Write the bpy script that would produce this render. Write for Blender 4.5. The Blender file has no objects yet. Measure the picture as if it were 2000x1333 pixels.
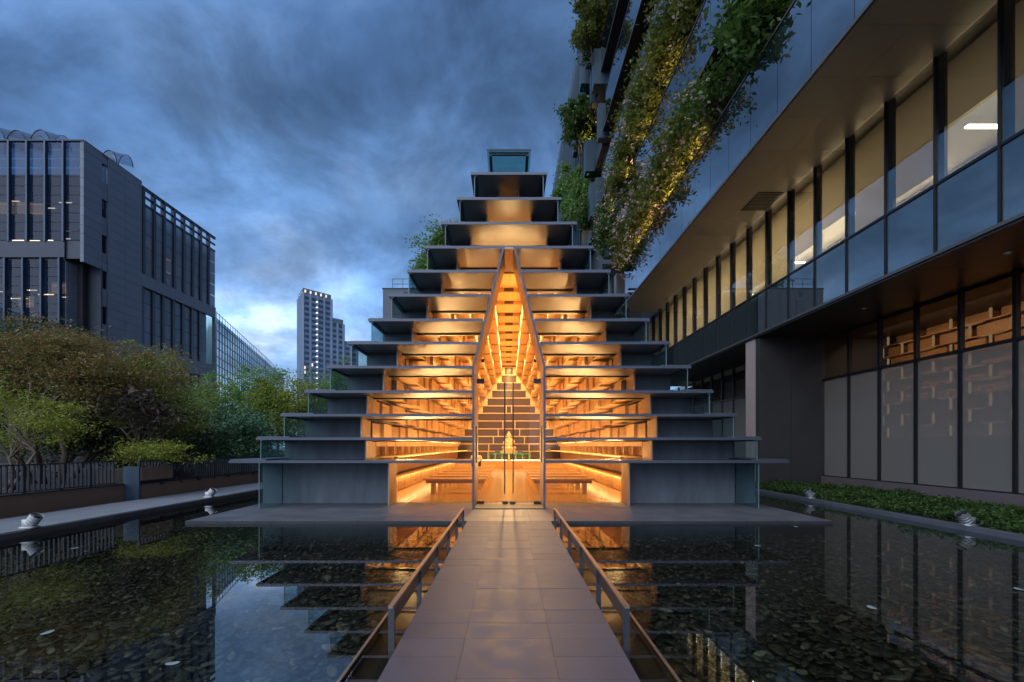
import bpy, math, random
import numpy as np
from mathutils import Vector, Matrix
random.seed(7); rng = np.random.default_rng(7)
R = math.radians
S = bpy.context.scene
col = S.collection

# ------------------------------------------------------------------ camera
cam = bpy.data.objects.new('camera', bpy.data.cameras.new('camera')); col.objects.link(cam)
cam.location = (0, 0, 1.5); cam.rotation_euler = (R(90), 0, 0)
cam.data.sensor_width = 36; cam.data.lens = 16.0
cam.data.shift_x = 0.003; cam.data.shift_y = 0.1028
cam.data.clip_start = 0.05; cam.data.clip_end = 3000
S.camera = cam

# ------------------------------------------------------------------ sky
SUN_EL, SUN_AZ = R(50), R(215)
W = bpy.data.worlds.new('World'); S.world = W; W.use_nodes = True
nt = W.node_tree; nt.nodes.clear()
def wn(t, **k):
    n = nt.nodes.new(t)
    for a, b in k.items(): setattr(n, a, b)
    return n
def wl(a, b): nt.links.new(a, b)
tc = wn('ShaderNodeTexCoord'); sep = wn('ShaderNodeSeparateXYZ'); wl(tc.outputs['Generated'], sep.inputs[0])
sky = wn('ShaderNodeTexSky', sky_type='NISHITA', sun_disc=False, sun_elevation=SUN_EL, sun_rotation=SUN_AZ)
sky.air_density = 1.0; sky.dust_density = 0.3; sky.ozone_density = 6.0
# elevation gradient of the overcast blue-hour sky (x strength below)
gr = wn('ShaderNodeValToRGB'); wl(sep.outputs['Z'], gr.inputs[0])
def ramp(node, stops):
    e = node.color_ramp.elements
    while len(e) > 1: e.remove(e[-1])
    e[0].position, e[0].color = stops[0][0], (*stops[0][1], 1)
    for p, c in stops[1:]:
        x = e.new(p); x.color = (*c, 1)
ramp(gr, [(0.0, (2.7, 3.8, 5.5)), (0.14, (1.7, 2.9, 4.9)), (0.30, (1.15, 2.2, 4.2)), (0.45, (0.70, 1.45, 2.9)), (0.62, (0.46, 0.95, 1.95)), (1.0, (0.38, 0.76, 1.55))])
mixs = wn('ShaderNodeMix', data_type='RGBA'); mixs.inputs[0].default_value = 0.06
wl(gr.outputs[0], mixs.inputs[6]); wl(sky.outputs[0], mixs.inputs[7])
# clouds projected on a flat layer
zz = wn('ShaderNodeMath', operation='MAXIMUM'); wl(sep.outputs['Z'], zz.inputs[0]); zz.inputs[1].default_value = 0.0
za = wn('ShaderNodeMath', operation='ADD'); wl(zz.outputs[0], za.inputs[0]); za.inputs[1].default_value = 0.45
dx = wn('ShaderNodeMath', operation='DIVIDE'); wl(sep.outputs['X'], dx.inputs[0]); wl(za.outputs[0], dx.inputs[1])
dy = wn('ShaderNodeMath', operation='DIVIDE'); wl(sep.outputs['Y'], dy.inputs[0]); wl(za.outputs[0], dy.inputs[1])
cb = wn('ShaderNodeCombineXYZ'); wl(dx.outputs[0], cb.inputs[0]); wl(dy.outputs[0], cb.inputs[1])
def cloud(scale, off, detail, rough, lo, hi, dist=0.4):
    mp = wn('ShaderNodeMapping'); mp.inputs['Location'].default_value = off; wl(cb.outputs[0], mp.inputs[0])
    n = wn('ShaderNodeTexNoise'); n.inputs['Scale'].default_value = scale; n.inputs['Detail'].default_value = detail
    n.inputs['Roughness'].default_value = rough; n.inputs['Distortion'].default_value = dist
    wl(mp.outputs[0], n.inputs['Vector'])
    m = wn('ShaderNodeMapRange'); m.inputs[1].default_value = lo; m.inputs[2].default_value = hi; m.interpolation_type = 'SMOOTHSTEP'
    wl(n.outputs[0], m.inputs[0]); return m.outputs[0]
# large dark sheets, then pale torn clouds that brighten toward the horizon
c1 = cloud(1.15, (3.1, 1.7, 0), 8, 0.55, 0.38, 0.56)
mx1 = wn('ShaderNodeMix', data_type='RGBA'); wl(mixs.outputs[2], mx1.inputs[6])
g2 = wn('ShaderNodeValToRGB'); wl(sep.outputs['Z'], g2.inputs[0])
ramp(g2, [(0.0, (3.6, 4.7, 6.6)), (0.2, (1.3, 2.3, 4.2)), (0.4, (0.55, 1.15, 2.4)), (0.6, (0.30, 0.65, 1.42)), (1.0, (0.24, 0.5, 1.1))])
m1 = wn('ShaderNodeMath', operation='MULTIPLY'); wl(c1, m1.inputs[0]); m1.inputs[1].default_value = 0.95
wl(m1.outputs[0], mx1.inputs[0]); wl(g2.outputs[0], mx1.inputs[7])
c2 = cloud(2.6, (0.2, 0.9, 0), 9, 0.57, 0.45, 0.70, 0.3)
g3 = wn('ShaderNodeValToRGB'); wl(sep.outputs['Z'], g3.inputs[0])
ramp(g3, [(0.0, (5.6, 6.2, 7.2)), (0.2, (5.3, 6.1, 7.2)), (0.36, (2.0, 2.9, 4.4)), (0.55, (0.8, 1.45, 2.7)), (1.0, (0.4, 0.75, 1.5))])
mx2 = wn('ShaderNodeMix', data_type='RGBA'); wl(mx1.outputs[2], mx2.inputs[6]); wl(g3.outputs[0], mx2.inputs[7])
m2 = wn('ShaderNodeMath', operation='MULTIPLY'); wl(c2, m2.inputs[0]); m2.inputs[1].default_value = 0.62
wl(m2.outputs[0], mx2.inputs[0])
c3 = cloud(4.2, (7.3, 2.2, 0), 10, 0.6, 0.30, 0.70, 0.35)
mr3 = wn('ShaderNodeMapRange'); mr3.inputs[3].default_value = 0.66; mr3.inputs[4].default_value = 1.40; wl(c3, mr3.inputs[0])
c4 = cloud(1.6, (1.3, 5.2, 0), 7, 0.5, 0.32, 0.68, 0.2)
mr4 = wn('ShaderNodeMapRange'); mr4.inputs[3].default_value = 0.64; mr4.inputs[4].default_value = 1.42; wl(c4, mr4.inputs[0])
mm3 = wn('ShaderNodeMath', operation='MULTIPLY'); wl(mr3.outputs[0], mm3.inputs[0]); wl(mr4.outputs[0], mm3.inputs[1])
sc3 = wn('ShaderNodeVectorMath', operation='SCALE'); wl(mx2.outputs[2], sc3.inputs[0]); wl(mm3.outputs[0], sc3.inputs['Scale'])
bg = wn('ShaderNodeBackground'); bg.inputs['Strength'].default_value = 0.09
wl(sc3.outputs[0], bg.inputs[0])
wo = wn('ShaderNodeOutputWorld'); wl(bg.outputs[0], wo.inputs[0])

# ------------------------------------------------------------------ sun (glow through the whole cloud layer, very soft) and exposure
sun = bpy.data.objects.new('sun', bpy.data.lights.new('sun', 'SUN')); col.objects.link(sun)
sun.data.energy = 1.1; sun.data.angle = R(80); sun.data.color = (.92, .95, 1.0)
sun.rotation_euler = (R(90) - SUN_EL, 0, R(180) - SUN_AZ)
S.view_settings.view_transform = 'Standard'; S.view_settings.look = 'None'
S.view_settings.exposure = 1.35; S.view_settings.gamma = 1.0; S.view_settings.use_curve_mapping = False
cy = S.cycles
cy.use_denoising = True; cy.max_bounces = 7; cy.diffuse_bounces = 4; cy.glossy_bounces = 4
cy.transparent_max_bounces = 20; cy.transmission_bounces = 4
cy.caustics_reflective = False; cy.caustics_refractive = False; cy.sample_clamp_indirect = 4.0

# ================================================================== helpers
def newmat(name):
    m = bpy.data.materials.new(name); m.use_nodes = True
    return m, m.node_tree
def pbr(name, base, rough=0.6, metal=0.0, var=0.15, scale=3.0, bump=0.0, bscale=40.0, spec=0.5, orand=0.0, stretch=(1, 1, 1), rvar=0.0, ior=None):
    """Principled surface with world-space noise in the colour, the roughness and the relief."""
    m, t = newmat(name); b = t.nodes['Principled BSDF']; L = t.links.new
    geo = t.nodes.new('ShaderNodeNewGeometry')
    mp = t.nodes.new('ShaderNodeMapping'); mp.inputs['Scale'].default_value = stretch; L(geo.outputs['Position'], mp.inputs[0])
    n = t.nodes.new('ShaderNodeTexNoise'); n.inputs['Scale'].default_value = scale; n.inputs['Detail'].default_value = 7; n.inputs['Roughness'].default_value = 0.6
    L(mp.outputs[0], n.inputs['Vector'])
    mr = t.nodes.new('ShaderNodeMapRange'); mr.inputs[1].default_value = 0.25; mr.inputs[2].default_value = 0.75
    mr.inputs[3].default_value = 1 - var; mr.inputs[4].default_value = 1 + var; L(n.outputs[0], mr.inputs[0])
    mul = t.nodes.new('ShaderNodeVectorMath'); mul.operation = 'SCALE'; mul.inputs[0].default_value = base
    last = mr.outputs[0]
    if orand:
        oi = t.nodes.new('ShaderNodeObjectInfo')
        m2 = t.nodes.new('ShaderNodeMapRange'); m2.inputs[3].default_value = 1 - orand; m2.inputs[4].default_value = 1 + orand
        L(oi.outputs['Random'], m2.inputs[0])
        mm = t.nodes.new('ShaderNodeMath'); mm.operation = 'MULTIPLY'; L(last, mm.inputs[0]); L(m2.outputs[0], mm.inputs[1]); last = mm.outputs[0]
    L(last, mul.inputs['Scale']); L(mul.outputs[0], b.inputs['Base Color'])
    b.inputs['Metallic'].default_value = metal; b.inputs['Specular IOR Level'].default_value = spec
    if ior: b.inputs['IOR'].default_value = ior
    if rvar:
        m3 = t.nodes.new('ShaderNodeMapRange'); m3.inputs[1].default_value = 0.3; m3.inputs[2].default_value = 0.7
        m3.inputs[3].default_value = max(0.02, rough - rvar); m3.inputs[4].default_value = rough + rvar; L(n.outputs[0], m3.inputs[0]); L(m3.outputs[0], b.inputs['Roughness'])
    else: b.inputs['Roughness'].default_value = rough
    if bump:
        n2 = t.nodes.new('ShaderNodeTexNoise'); n2.inputs['Scale'].default_value = bscale; n2.inputs['Detail'].default_value = 4; L(mp.outputs[0], n2.inputs['Vector'])
        bp = t.nodes.new('ShaderNodeBump'); bp.inputs['Strength'].default_value = bump; bp.inputs['Distance'].default_value = 0.02
        L(n2.outputs[0], bp.inputs['Height']); L(bp.outputs[0], b.inputs['Normal'])
    return m
def schlick(t, ior, normal=None):
    """Mirror share of a thin sheet, the same from both sides."""
    L = t.links.new; f0 = ((ior - 1) / (ior + 1)) ** 2
    g = t.nodes.new('ShaderNodeNewGeometry'); d = t.nodes.new('ShaderNodeVectorMath'); d.operation = 'DOT_PRODUCT'
    L(g.outputs['Incoming'], d.inputs[0]); L(normal or g.outputs['Normal'], d.inputs[1])
    a = t.nodes.new('ShaderNodeMath'); a.operation = 'ABSOLUTE'; L(d.outputs['Value'], a.inputs[0])
    b = t.nodes.new('ShaderNodeMath'); b.operation = 'SUBTRACT'; b.use_clamp = True; b.inputs[0].default_value = 1; L(a.outputs[0], b.inputs[1])
    p = t.nodes.new('ShaderNodeMath'); p.operation = 'POWER'; L(b.outputs[0], p.inputs[0]); p.inputs[1].default_value = 5
    m = t.nodes.new('ShaderNodeMath'); m.operation = 'MULTIPLY_ADD'; L(p.outputs[0], m.inputs[0]); m.inputs[1].default_value = 1 - f0; m.inputs[2].default_value = f0
    return m.outputs[0]
def glass(name, tint, ior=1.5, rough=0.0, opac=0.0, body=(0.3, 0.3, 0.3), bump=0.0):
    """Thin sheet of glass: clear (tinted) mixed with mirror by Fresnel; opac adds a frosted body."""
    m, t = newmat(name); t.nodes.clear(); L = t.links.new
    o = t.nodes.new('ShaderNodeOutputMaterial'); tr = t.nodes.new('ShaderNodeBsdfTransparent'); tr.inputs[0].default_value = (*tint, 1)
    gl = t.nodes.new('ShaderNodeBsdfGlossy'); gl.inputs['Roughness'].default_value = rough
    fr = schlick(t, ior)
    if bump:
        geo = t.nodes.new('ShaderNodeNewGeometry')
        n2 = t.nodes.new('ShaderNodeTexNoise'); n2.inputs['Scale'].default_value = 0.9; n2.inputs['Detail'].default_value = 2; L(geo.outputs['Position'], n2.inputs['Vector'])
        bp = t.nodes.new('ShaderNodeBump'); bp.inputs['Strength'].default_value = bump; bp.inputs['Distance'].default_value = 0.05
        L(n2.outputs[0], bp.inputs['Height']); L(bp.outputs[0], gl.inputs['Normal'])
    inner = tr.outputs[0]
    if opac:
        df = t.nodes.new('ShaderNodeBsdfDiffuse'); df.inputs[0].default_value = (*body, 1)
        tl = t.nodes.new('ShaderNodeBsdfTranslucent'); tl.inputs[0].default_value = (*body, 1)
        a = t.nodes.new('ShaderNodeMixShader'); a.inputs[0].default_value = 0.35; L(df.outputs[0], a.inputs[1]); L(tl.outputs[0], a.inputs[2])
        mi = t.nodes.new('ShaderNodeMixShader'); mi.inputs[0].default_value = opac; L(tr.outputs[0], mi.inputs[1]); L(a.outputs[0], mi.inputs[2]); inner = mi.outputs[0]
    mx = t.nodes.new('ShaderNodeMixShader'); L(fr, mx.inputs[0]); L(inner, mx.inputs[1]); L(gl.outputs[0], mx.inputs[2]); L(mx.outputs[0], o.inputs[0])
    return m
def emit(name, color, strength):
    m, t = newmat(name); t.nodes.clear()
    o = t.nodes.new('ShaderNodeOutputMaterial'); e = t.nodes.new('ShaderNodeEmission'); e.inputs[0].default_value = (*color, 1); e.inputs[1].default_value = strength
    t.links.new(e.outputs[0], o.inputs[0]); return m
def leafmat(name, cols, trans=0.35, rough=0.5):
    """Leaf: a colour of its own per leaf, some light passing through."""
    m, t = newmat(name); b = t.nodes['Principled BSDF']; L = t.links.new
    g = t.nodes.new('ShaderNodeNewGeometry'); cr = t.nodes.new('ShaderNodeValToRGB'); L(g.outputs['Random Per Island'], cr.inputs[0])
    ramp(cr, [(i / max(1, len(cols) - 1), c) for i, c in enumerate(cols)])
    L(cr.outputs[0], b.inputs['Base Color']); b.inputs['Roughness'].default_value = rough; b.inputs['Specular IOR Level'].default_value = 0.35
    tl = t.nodes.new('ShaderNodeBsdfTranslucent'); L(cr.outputs[0], tl.inputs[0])
    mx = t.nodes.new('ShaderNodeMixShader'); mx.inputs[0].default_value = trans
    o = t.nodes['Material Output']; L(b.outputs[0], mx.inputs[1]); L(tl.outputs[0], mx.inputs[2]); L(mx.outputs[0], o.inputs[0])
    return m
def woodmat(name, base, rough=0.45, axis=1, orand=0.12, spec=0.4):
    """Grain along one axis."""
    st = [14.0, 14.0, 14.0]; st[axis] = 0.8
    return pbr(name, base, rough, 0, 0.22, 1.0, 0.0, 6.0, spec, orand, tuple(st))

_off = {}
def off(o): return _off.get(o.name, Vector((0, 0, 0))) if o else Vector((0, 0, 0))
def place(o, parent, world=(0, 0, 0)):
    world = Vector(world)
    if parent:
        o.parent = parent; o.location = world - off(parent); k = parent.scale
        if abs(k.x - 1) + abs(k.y - 1) + abs(k.z - 1) > 1e-6: o.matrix_parent_inverse = Matrix.Diagonal((1 / k.x, 1 / k.y, 1 / k.z, 1))
    else: o.location = world
    col.objects.link(o); _off[o.name] = world
    return o
def tag(o, label=None, cat=None, group=None, kind=None):
    if label: o['label'] = label
    if cat: o['category'] = cat
    if group: o['group'] = group
    if kind: o['kind'] = kind
    return o
def thing(name, label, cat, loc=(0, 0, 0), group=None):
    o = bpy.data.objects.new(name, None); o.empty_display_size = 0.1
    place(o, None, loc); return tag(o, label, cat, group)

CF = [(0, 3, 2, 1), (4, 5, 6, 7), (0, 1, 5, 4), (1, 2, 6, 5), (2, 3, 7, 6), (3, 0, 4, 7)]
class MB:
    def __init__(s): s.v = []; s.f = []
    def box(s, x0, x1, y0, y1, z0, z1):
        n = len(s.v); s.v += [(x0, y0, z0), (x1, y0, z0), (x1, y1, z0), (x0, y1, z0), (x0, y0, z1), (x1, y0, z1), (x1, y1, z1), (x0, y1, z1)]
        s.f += [tuple(i + n for i in q) for q in CF]; return s
    def prism(s, poly, z0, z1):      # counter-clockwise outline
        n = len(s.v); k = len(poly); s.v += [(x, y, z0) for x, y in poly] + [(x, y, z1) for x, y in poly]
        s.f += [tuple(n + i for i in range(k))[::-1], tuple(n + k + i for i in range(k))]
        s.f += [(n + i, n + (i + 1) % k, n + k + (i + 1) % k, n + k + i) for i in range(k)]; return s
    def hexa(s, p):      # 8 corners in box order
        n = len(s.v); s.v += [tuple(q) for q in p]; s.f += [tuple(i + n for i in q) for q in CF]; return s
    def tube(s, pts, rad, seg=6, cap=True):
        pts = [Vector(p) for p in pts]; n0 = len(s.v)
        if not hasattr(rad, '__len__'): rad = [rad] * len(pts)
        for i, p in enumerate(pts):
            d = (pts[min(i + 1, len(pts) - 1)] - pts[max(i - 1, 0)]).normalized()
            a = d.cross(Vector((0.31, 0.2, 0.93)) if abs(d.z) < 0.9 else Vector((1, 0.1, 0))).normalized(); b = d.cross(a)
            for k in range(seg):
                t = 2 * math.pi * k / seg; s.v.append(tuple(p + (a * math.cos(t) + b * math.sin(t)) * rad[i]))
        for i in range(len(pts) - 1):
            for k in range(seg):
                k2 = (k + 1) % seg; s.f.append((n0 + i * seg + k, n0 + i * seg + k2, n0 + (i + 1) * seg + k2, n0 + (i + 1) * seg + k))
        if cap:
            s.f.append(tuple(n0 + k for k in range(seg))[::-1]); s.f.append(tuple(n0 + (len(pts) - 1) * seg + k for k in range(seg)))
        return s
    def lathe(s, prof, cx, cy, seg=20, sx=1, sy=1):
        n0 = len(s.v)
        for r, z in prof:
            for k in range(seg):
                t = 2 * math.pi * k / seg; s.v.append((cx + r * sx * math.cos(t), cy + r * sy * math.sin(t), z))
        for i in range(len(prof) - 1):
            for k in range(seg):
                k2 = (k + 1) % seg; s.f.append((n0 + i * seg + k, n0 + i * seg + k2, n0 + (i + 1) * seg + k2, n0 + (i + 1) * seg + k))
        s.f.append(tuple(n0 + k for k in range(seg))[::-1]); s.f.append(tuple(n0 + (len(prof) - 1) * seg + k for k in range(seg)))
        return s
    def mesh(s, name, m, smooth=False):
        me = bpy.data.meshes.new(name); me.from_pydata(s.v, [], s.f); me.materials.append(m)
        if smooth: me.polygons.foreach_set('use_smooth', [True] * len(me.polygons))
        me.update(); return me
    def build(s, name, m, parent=None, smooth=False, at=(0, 0, 0)):
        return place(bpy.data.objects.new(name, s.mesh(name, m, smooth)), parent, at)
_cube = {}
def box(name, m, parent, x0, x1, y0, y1, z0, z1):
    """A box piece sharing one unit mesh per material."""
    if m.name not in _cube: _cube[m.name] = MB().box(-.5, .5, -.5, .5, -.5, .5).mesh('box_' + m.name, m)
    o = bpy.data.objects.new(name, _cube[m.name]); o.scale = (abs(x1 - x0), abs(y1 - y0), abs(z1 - z0))
    return place(o, parent, ((x0 + x1) / 2, (y0 + y1) / 2, (z0 + z1) / 2))
def npmesh(name, V, F, m, smooth=False):
    """Mesh from numpy arrays, all faces with the same number of corners."""
    me = bpy.data.meshes.new(name); k = F.shape[1]
    me.vertices.add(len(V)); me.vertices.foreach_set('co', V.astype(np.float32).ravel())
    me.loops.add(F.size); me.loops.foreach_set('vertex_index', F.astype(np.int32).ravel())
    me.polygons.add(len(F)); me.polygons.foreach_set('loop_start', np.arange(0, F.size, k, dtype=np.int32))
    if smooth: me.polygons.foreach_set('use_smooth', np.ones(len(F), dtype=bool))
    me.materials.append(m); me.update(calc_edges=True); return me
def area(name, loc, sx, sy, rot, power, color):
    l = bpy.data.lights.new(name, 'AREA'); l.shape = 'RECTANGLE'; l.size = sx; l.size_y = sy; l.energy = power; l.color = color
    o = bpy.data.objects.new(name, l); o.location = loc; o.rotation_euler = rot; col.objects.link(o); return o
def point(name, loc, power, color, rad=0.08):
    l = bpy.data.lights.new(name, 'POINT'); l.energy = power; l.color = color; l.shadow_soft_size = rad
    o = bpy.data.objects.new(name, l); o.location = loc; col.objects.link(o); return o

# ------------------------------------------------------------------ foliage
def leafquads(C, size, aspect=0.45, up=0.5, r=None):
    """One four-cornered leaf at each point of C, tilted at random."""
    r = r or rng; n = len(C)
    d = r.normal(size=(n, 3)); d[:, 2] *= 0.6; d /= np.linalg.norm(d, axis=1)[:, None]
    nn = r.normal(size=(n, 3)); nn[:, 2] = np.abs(nn[:, 2]) + up
    s = np.cross(d, nn); s /= (np.linalg.norm(s, axis=1)[:, None] + 1e-6)
    k = np.cross(s, d)
    L = size * r.uniform(0.6, 1.35, n)[:, None]; w = L * aspect
    V = np.stack([C, C + d * L * .45 + s * w * .5 + k * L * .06, C + d * L, C + d * L * .45 - s * w * .5 + k * L * .06], 1).reshape(-1, 3)
    return V, np.arange(4 * n).reshape(n, 4)
def clusters(centre, rad, n, per, spread, flat, r, shell=0.55):
    """Clumps of leaves filling an uneven crown: lobes and gaps, ragged outline."""
    per = int(per * 1.5); u = r.normal(size=(n, 3)); u /= np.linalg.norm(u, axis=1)[:, None]
    ph_ = r.uniform(0, 6.3, 4); az = np.arctan2(u[:, 1], u[:, 0])
    lobe = 1 + .22 * np.sin(3 * az + ph_[0]) + .16 * np.sin(5 * az + ph_[1] + 2 * u[:, 2]) + .14 * np.sin(4 * u[:, 2] + ph_[2])
    q = r.random(n) ** .45 * lobe * r.uniform(.8, 1.2, n)
    P = np.array(centre) + u * q[:, None] * np.array(rad)
    sp = spread * r.uniform(0.45, 1.6, n)
    Q = np.repeat(P, per, 0) + r.normal(size=(n * per, 3)) * np.repeat(sp, per)[:, None] * np.array([1, 1, flat])
    return P, Q
def tree(name, label, cat, base, crowns, lm, bark, leaf=0.1, aspect=0.45, tr=0.08, stems=1, seed=1, group=None, limbs=16, per=26, spread=0.3, flat=0.45):
    """crowns: list of (centre, radii, clusters). Trunk and limbs run up to the clumps of leaves."""
    r = np.random.default_rng(seed); t = thing(name, label, cat, base, group)
    mb = MB(); P_all = []; Q_all = []
    for c, rad, n in crowns:
        P, Q = clusters(c, rad, n, per, spread, flat, r); P_all.append(P); Q_all.append(Q)
    P = np.concatenate(P_all); Q = np.concatenate(Q_all); b = np.array(base, float)
    top = P.mean(0); forks = []
    for k in range(stems):
        b0 = b + np.array([r.normal() * .25 * (stems > 1), r.normal() * .25 * (stems > 1), 0])
        f = b0 + (top - b0) * np.array([.45, .45, .5]) + r.normal(size=3) * np.array([.2, .2, .05]) * (1 + .6 * (stems > 1))
        mid = (b0 + f) / 2 + r.normal(size=3) * .08
        mb.tube([b0, mid, f], [tr, tr * .8, tr * .65], 7); forks.append(f)
    for i in r.permutation(len(P))[:limbs]:
        f = forks[int(r.integers(len(forks)))]; p = P[i]
        m1 = f + (p - f) * .4 + r.normal(size=3) * .12 + np.array([0, 0, .1]); m2 = f + (p - f) * .75 + r.normal(size=3) * .1
        mb.tube([f, m1, m2, p], [tr * .4, tr * .27, tr * .16, tr * .06], 5, False)
    mb.build('trunk', bark, t, True)
    V, F = leafquads(Q, leaf * 1.2, aspect * 1.15, 0.7, r)
    place(bpy.data.objects.new('crown', npmesh('crown', V, F, lm)), t)
    return t

# ================================================================== materials
M = {}
M['wood'] = woodmat('wood', (0.58, 0.355, 0.14), 0.42, 1, 0.13)
M['wood_end'] = woodmat('wood_end', (0.64, 0.44, 0.22), 0.5, 0, 0.06)
M['wood_floor'] = pbr('wood_floor', (0.48, 0.27, 0.105), 0.16, 0, 0.10, 1.0, 0, 6, 0.5, 0.08, (2.5, .4, 1))
M['wood_dark'] = woodmat('wood_dark', (0.36, 0.185, 0.075), 0.4, 0, 0.06)
M['bronze'] = pbr('bronze', (0.42, 0.30, 0.22), 0.42, 0.55, 0.12, 1.5)
M['soffit'] = pbr('soffit', (0.30, 0.295, 0.31), 0.34, 0.6, 0.05, 1.3, rvar=0.02)
M['slabedge'] = pbr('slabedge', (0.10, 0.11, 0.14), 0.38, 0.6, 0.08, 2.0)
M['greywall'] = pbr('greywall', (0.13, 0.145, 0.165), 0.62, 0.0, 0.32, 1.6, 0.04, 60, stretch=(2.2, 2.2, .5))
M['darkmetal'] = pbr('darkmetal', (0.035, 0.036, 0.042), 0.42, 0.5, 0.15, 4)
M['glass'] = glass('glass', (0.95, 0.97, 0.96), 1.16)
M['finglass'] = glass('finglass', (0.74, 0.88, 0.89), 1.6, 0, .06, (.3, .42, .44))
M['glassedge'] = pbr('glassedge', (.13, .22, .24), .25, 0, .1, 3)
M['doorglass'] = glass('doorglass', (0.96, 0.98, 0.97), 1.2)
M['roofglass'] = glass('roofglass', (0.50, 0.80, 0.82), 1.5, 0.0, 0.12, (0.4, 0.6, 0.6))
M['backglass'] = glass('backglass', (.40, .38, .36), 1.25, 0.15, .55, (.24, .17, .13))
M['led'] = emit('led', (1.0, 0.72, 0.36), 2.2)
M['stone_pave'] = pbr('stone_pave', (0.070, 0.065, 0.093), 0.55, 0, 0.28, 5.0, 0.10, 90, 0.4, 0.07, rvar=0.08)
M['grout'] = pbr('grout', (0.07, 0.064, 0.08), 0.8, 0, 0.5, 9.0)
M['deck_stone'] = pbr('deck_stone', (0.10, 0.105, 0.122), 0.40, 0, 0.25, 1.6, 0.0, 70, 0.4, 0.06, rvar=0.08)
M['deck_edge'] = pbr('deck_edge', (0.028, 0.03, 0.036), 0.5, 0, 0.2, 4, orand=0.06)
M['kerb_stone'] = pbr('kerb_stone', (0.17, 0.19, 0.225), 0.6, 0, 0.16, 2.5, 0.08, 60, orand=0.05)
M['kerb_mid'] = pbr('kerb_mid', (0.085, 0.094, 0.118), 0.6, 0, 0.2, 2.5, 0.08, 60, orand=0.08)
M['kerb_dark'] = pbr('kerb_dark', (0.075, 0.075, 0.08), 0.6, 0, 0.2, 3)
M['soil'] = pbr('soil', (0.035, 0.03, 0.022), 0.95, 0, 0.4, 3.0, 0.5, 20)
M['ground'] = pbr('ground', (0.06, 0.065, 0.055), 0.9, 0, 0.4, 0.4)
M['bed'] = pbr('bed', (0.02, 0.02, 0.017), 0.9, 0, 0.4, 6)
M['brownwall'] = pbr('brownwall', (0.21, 0.125, 0.085), 0.75, 0, 0.12, 3.0, 0.08, 50)
M['bluepanel'] = pbr('bluepanel', (0.05, 0.085, 0.12), 0.5, 0.3, 0.1, 2)
M['rail'] = pbr('rail', (0.045, 0.047, 0.058), 0.45, 0.6, 0.1, 4)
M['steelrail'] = pbr('steelrail', (0.50, 0.37, 0.29), 0.36, 0.9, 0.12, 3.0, stretch=(6, .6, 6))
M['steelpost'] = pbr('steelpost', (0.10, 0.10, 0.115), 0.4, 0.8, 0.12, 3.0)
M['rust'] = pbr('rust', (0.06, 0.038, 0.028), 0.4, 0.4, 0.35, 2.2, stretch=(1, .5, 3), rvar=0.12)
M['white'] = pbr('white', (0.62, 0.62, 0.62), 0.45, 0, 0.12, 14)
M['galv'] = pbr('galv', (0.42, 0.43, 0.45), 0.38, 0.5, 0.12, 14)
M['lens'] = pbr('lens', (0.02, 0.02, 0.025), 0.12, 0, 0.05, 4)

# pool pebbles: grey, olive and brown flat stones, each its own tone
def pebblemat(name, node):
    m, t = newmat(name); b = t.nodes['Principled BSDF']; L = t.links.new
    if node == 'obj': g = t.nodes.new('ShaderNodeObjectInfo'); rnd = g.outputs['Random']
    else: g = t.nodes.new('ShaderNodeNewGeometry'); rnd = g.outputs['Random Per Island']
    cr = t.nodes.new('ShaderNodeValToRGB'); L(rnd, cr.inputs[0])
    ramp(cr, [(0, (.018, .017, .014)), (.2, (.032, .027, .019)), (.4, (.045, .045, .030)), (.55, (.022, .024, .023)), (.7, (.062, .052, .036)), (.85, (.075, .075, .062)), (.94, (.13, .12, .09)), (1, (.22, .21, .18))])
    gp = t.nodes.new('ShaderNodeNewGeometry'); n = t.nodes.new('ShaderNodeTexNoise'); n.inputs['Scale'].default_value = 22; n.inputs['Detail'].default_value = 6
    L(gp.outputs['Position'], n.inputs['Vector'])
    mr = t.nodes.new('ShaderNodeMapRange'); mr.inputs[1].default_value = .3; mr.inputs[2].default_value = .7; mr.inputs[3].default_value = .4; mr.inputs[4].default_value = 1.15; L(n.outputs[0], mr.inputs[0])
    sc = t.nodes.new('ShaderNodeVectorMath'); sc.operation = 'SCALE'; L(cr.outputs[0], sc.inputs[0]); L(mr.outputs[0], sc.inputs['Scale'])
    L(sc.outputs[0], b.inputs['Base Color']); b.inputs['Roughness'].default_value = .6
    return m
M['pebble'] = pebblemat('pebble', 'obj'); M['pebbles'] = pebblemat('pebbles', 'isl')

# still water: clear, mirror by Fresnel, the faintest swell
def watermat():
    m, t = newmat('water'); t.nodes.clear(); L = t.links.new
    o = t.nodes.new('ShaderNodeOutputMaterial'); tr = t.nodes.new('ShaderNodeBsdfTransparent'); tr.inputs[0].default_value = (.66, .70, .62, 1)
    gl = t.nodes.new('ShaderNodeBsdfGlossy'); gl.inputs['Roughness'].default_value = 0.0
    fr = schlick(t, 2.25)
    geo = t.nodes.new('ShaderNodeNewGeometry'); mp = t.nodes.new('ShaderNodeMapping'); mp.inputs['Scale'].default_value = (1, .55, 1); L(geo.outputs['Position'], mp.inputs[0])
    n = t.nodes.new('ShaderNodeTexNoise'); n.inputs['Scale'].default_value = 3; n.inputs['Detail'].default_value = 1.5; L(mp.outputs[0], n.inputs['Vector'])
    bp = t.nodes.new('ShaderNodeBump'); bp.inputs['Strength'].default_value = .004; bp.inputs['Distance'].default_value = .02; L(n.outputs[0], bp.inputs['Height'])
    L(bp.outputs[0], gl.inputs['Normal'])
    mx = t.nodes.new('ShaderNodeMixShader'); L(fr, mx.inputs[0]); L(tr.outputs[0], mx.inputs[1]); L(gl.outputs[0], mx.inputs[2]); L(mx.outputs[0], o.inputs[0])
    return m
M['water'] = watermat()

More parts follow.
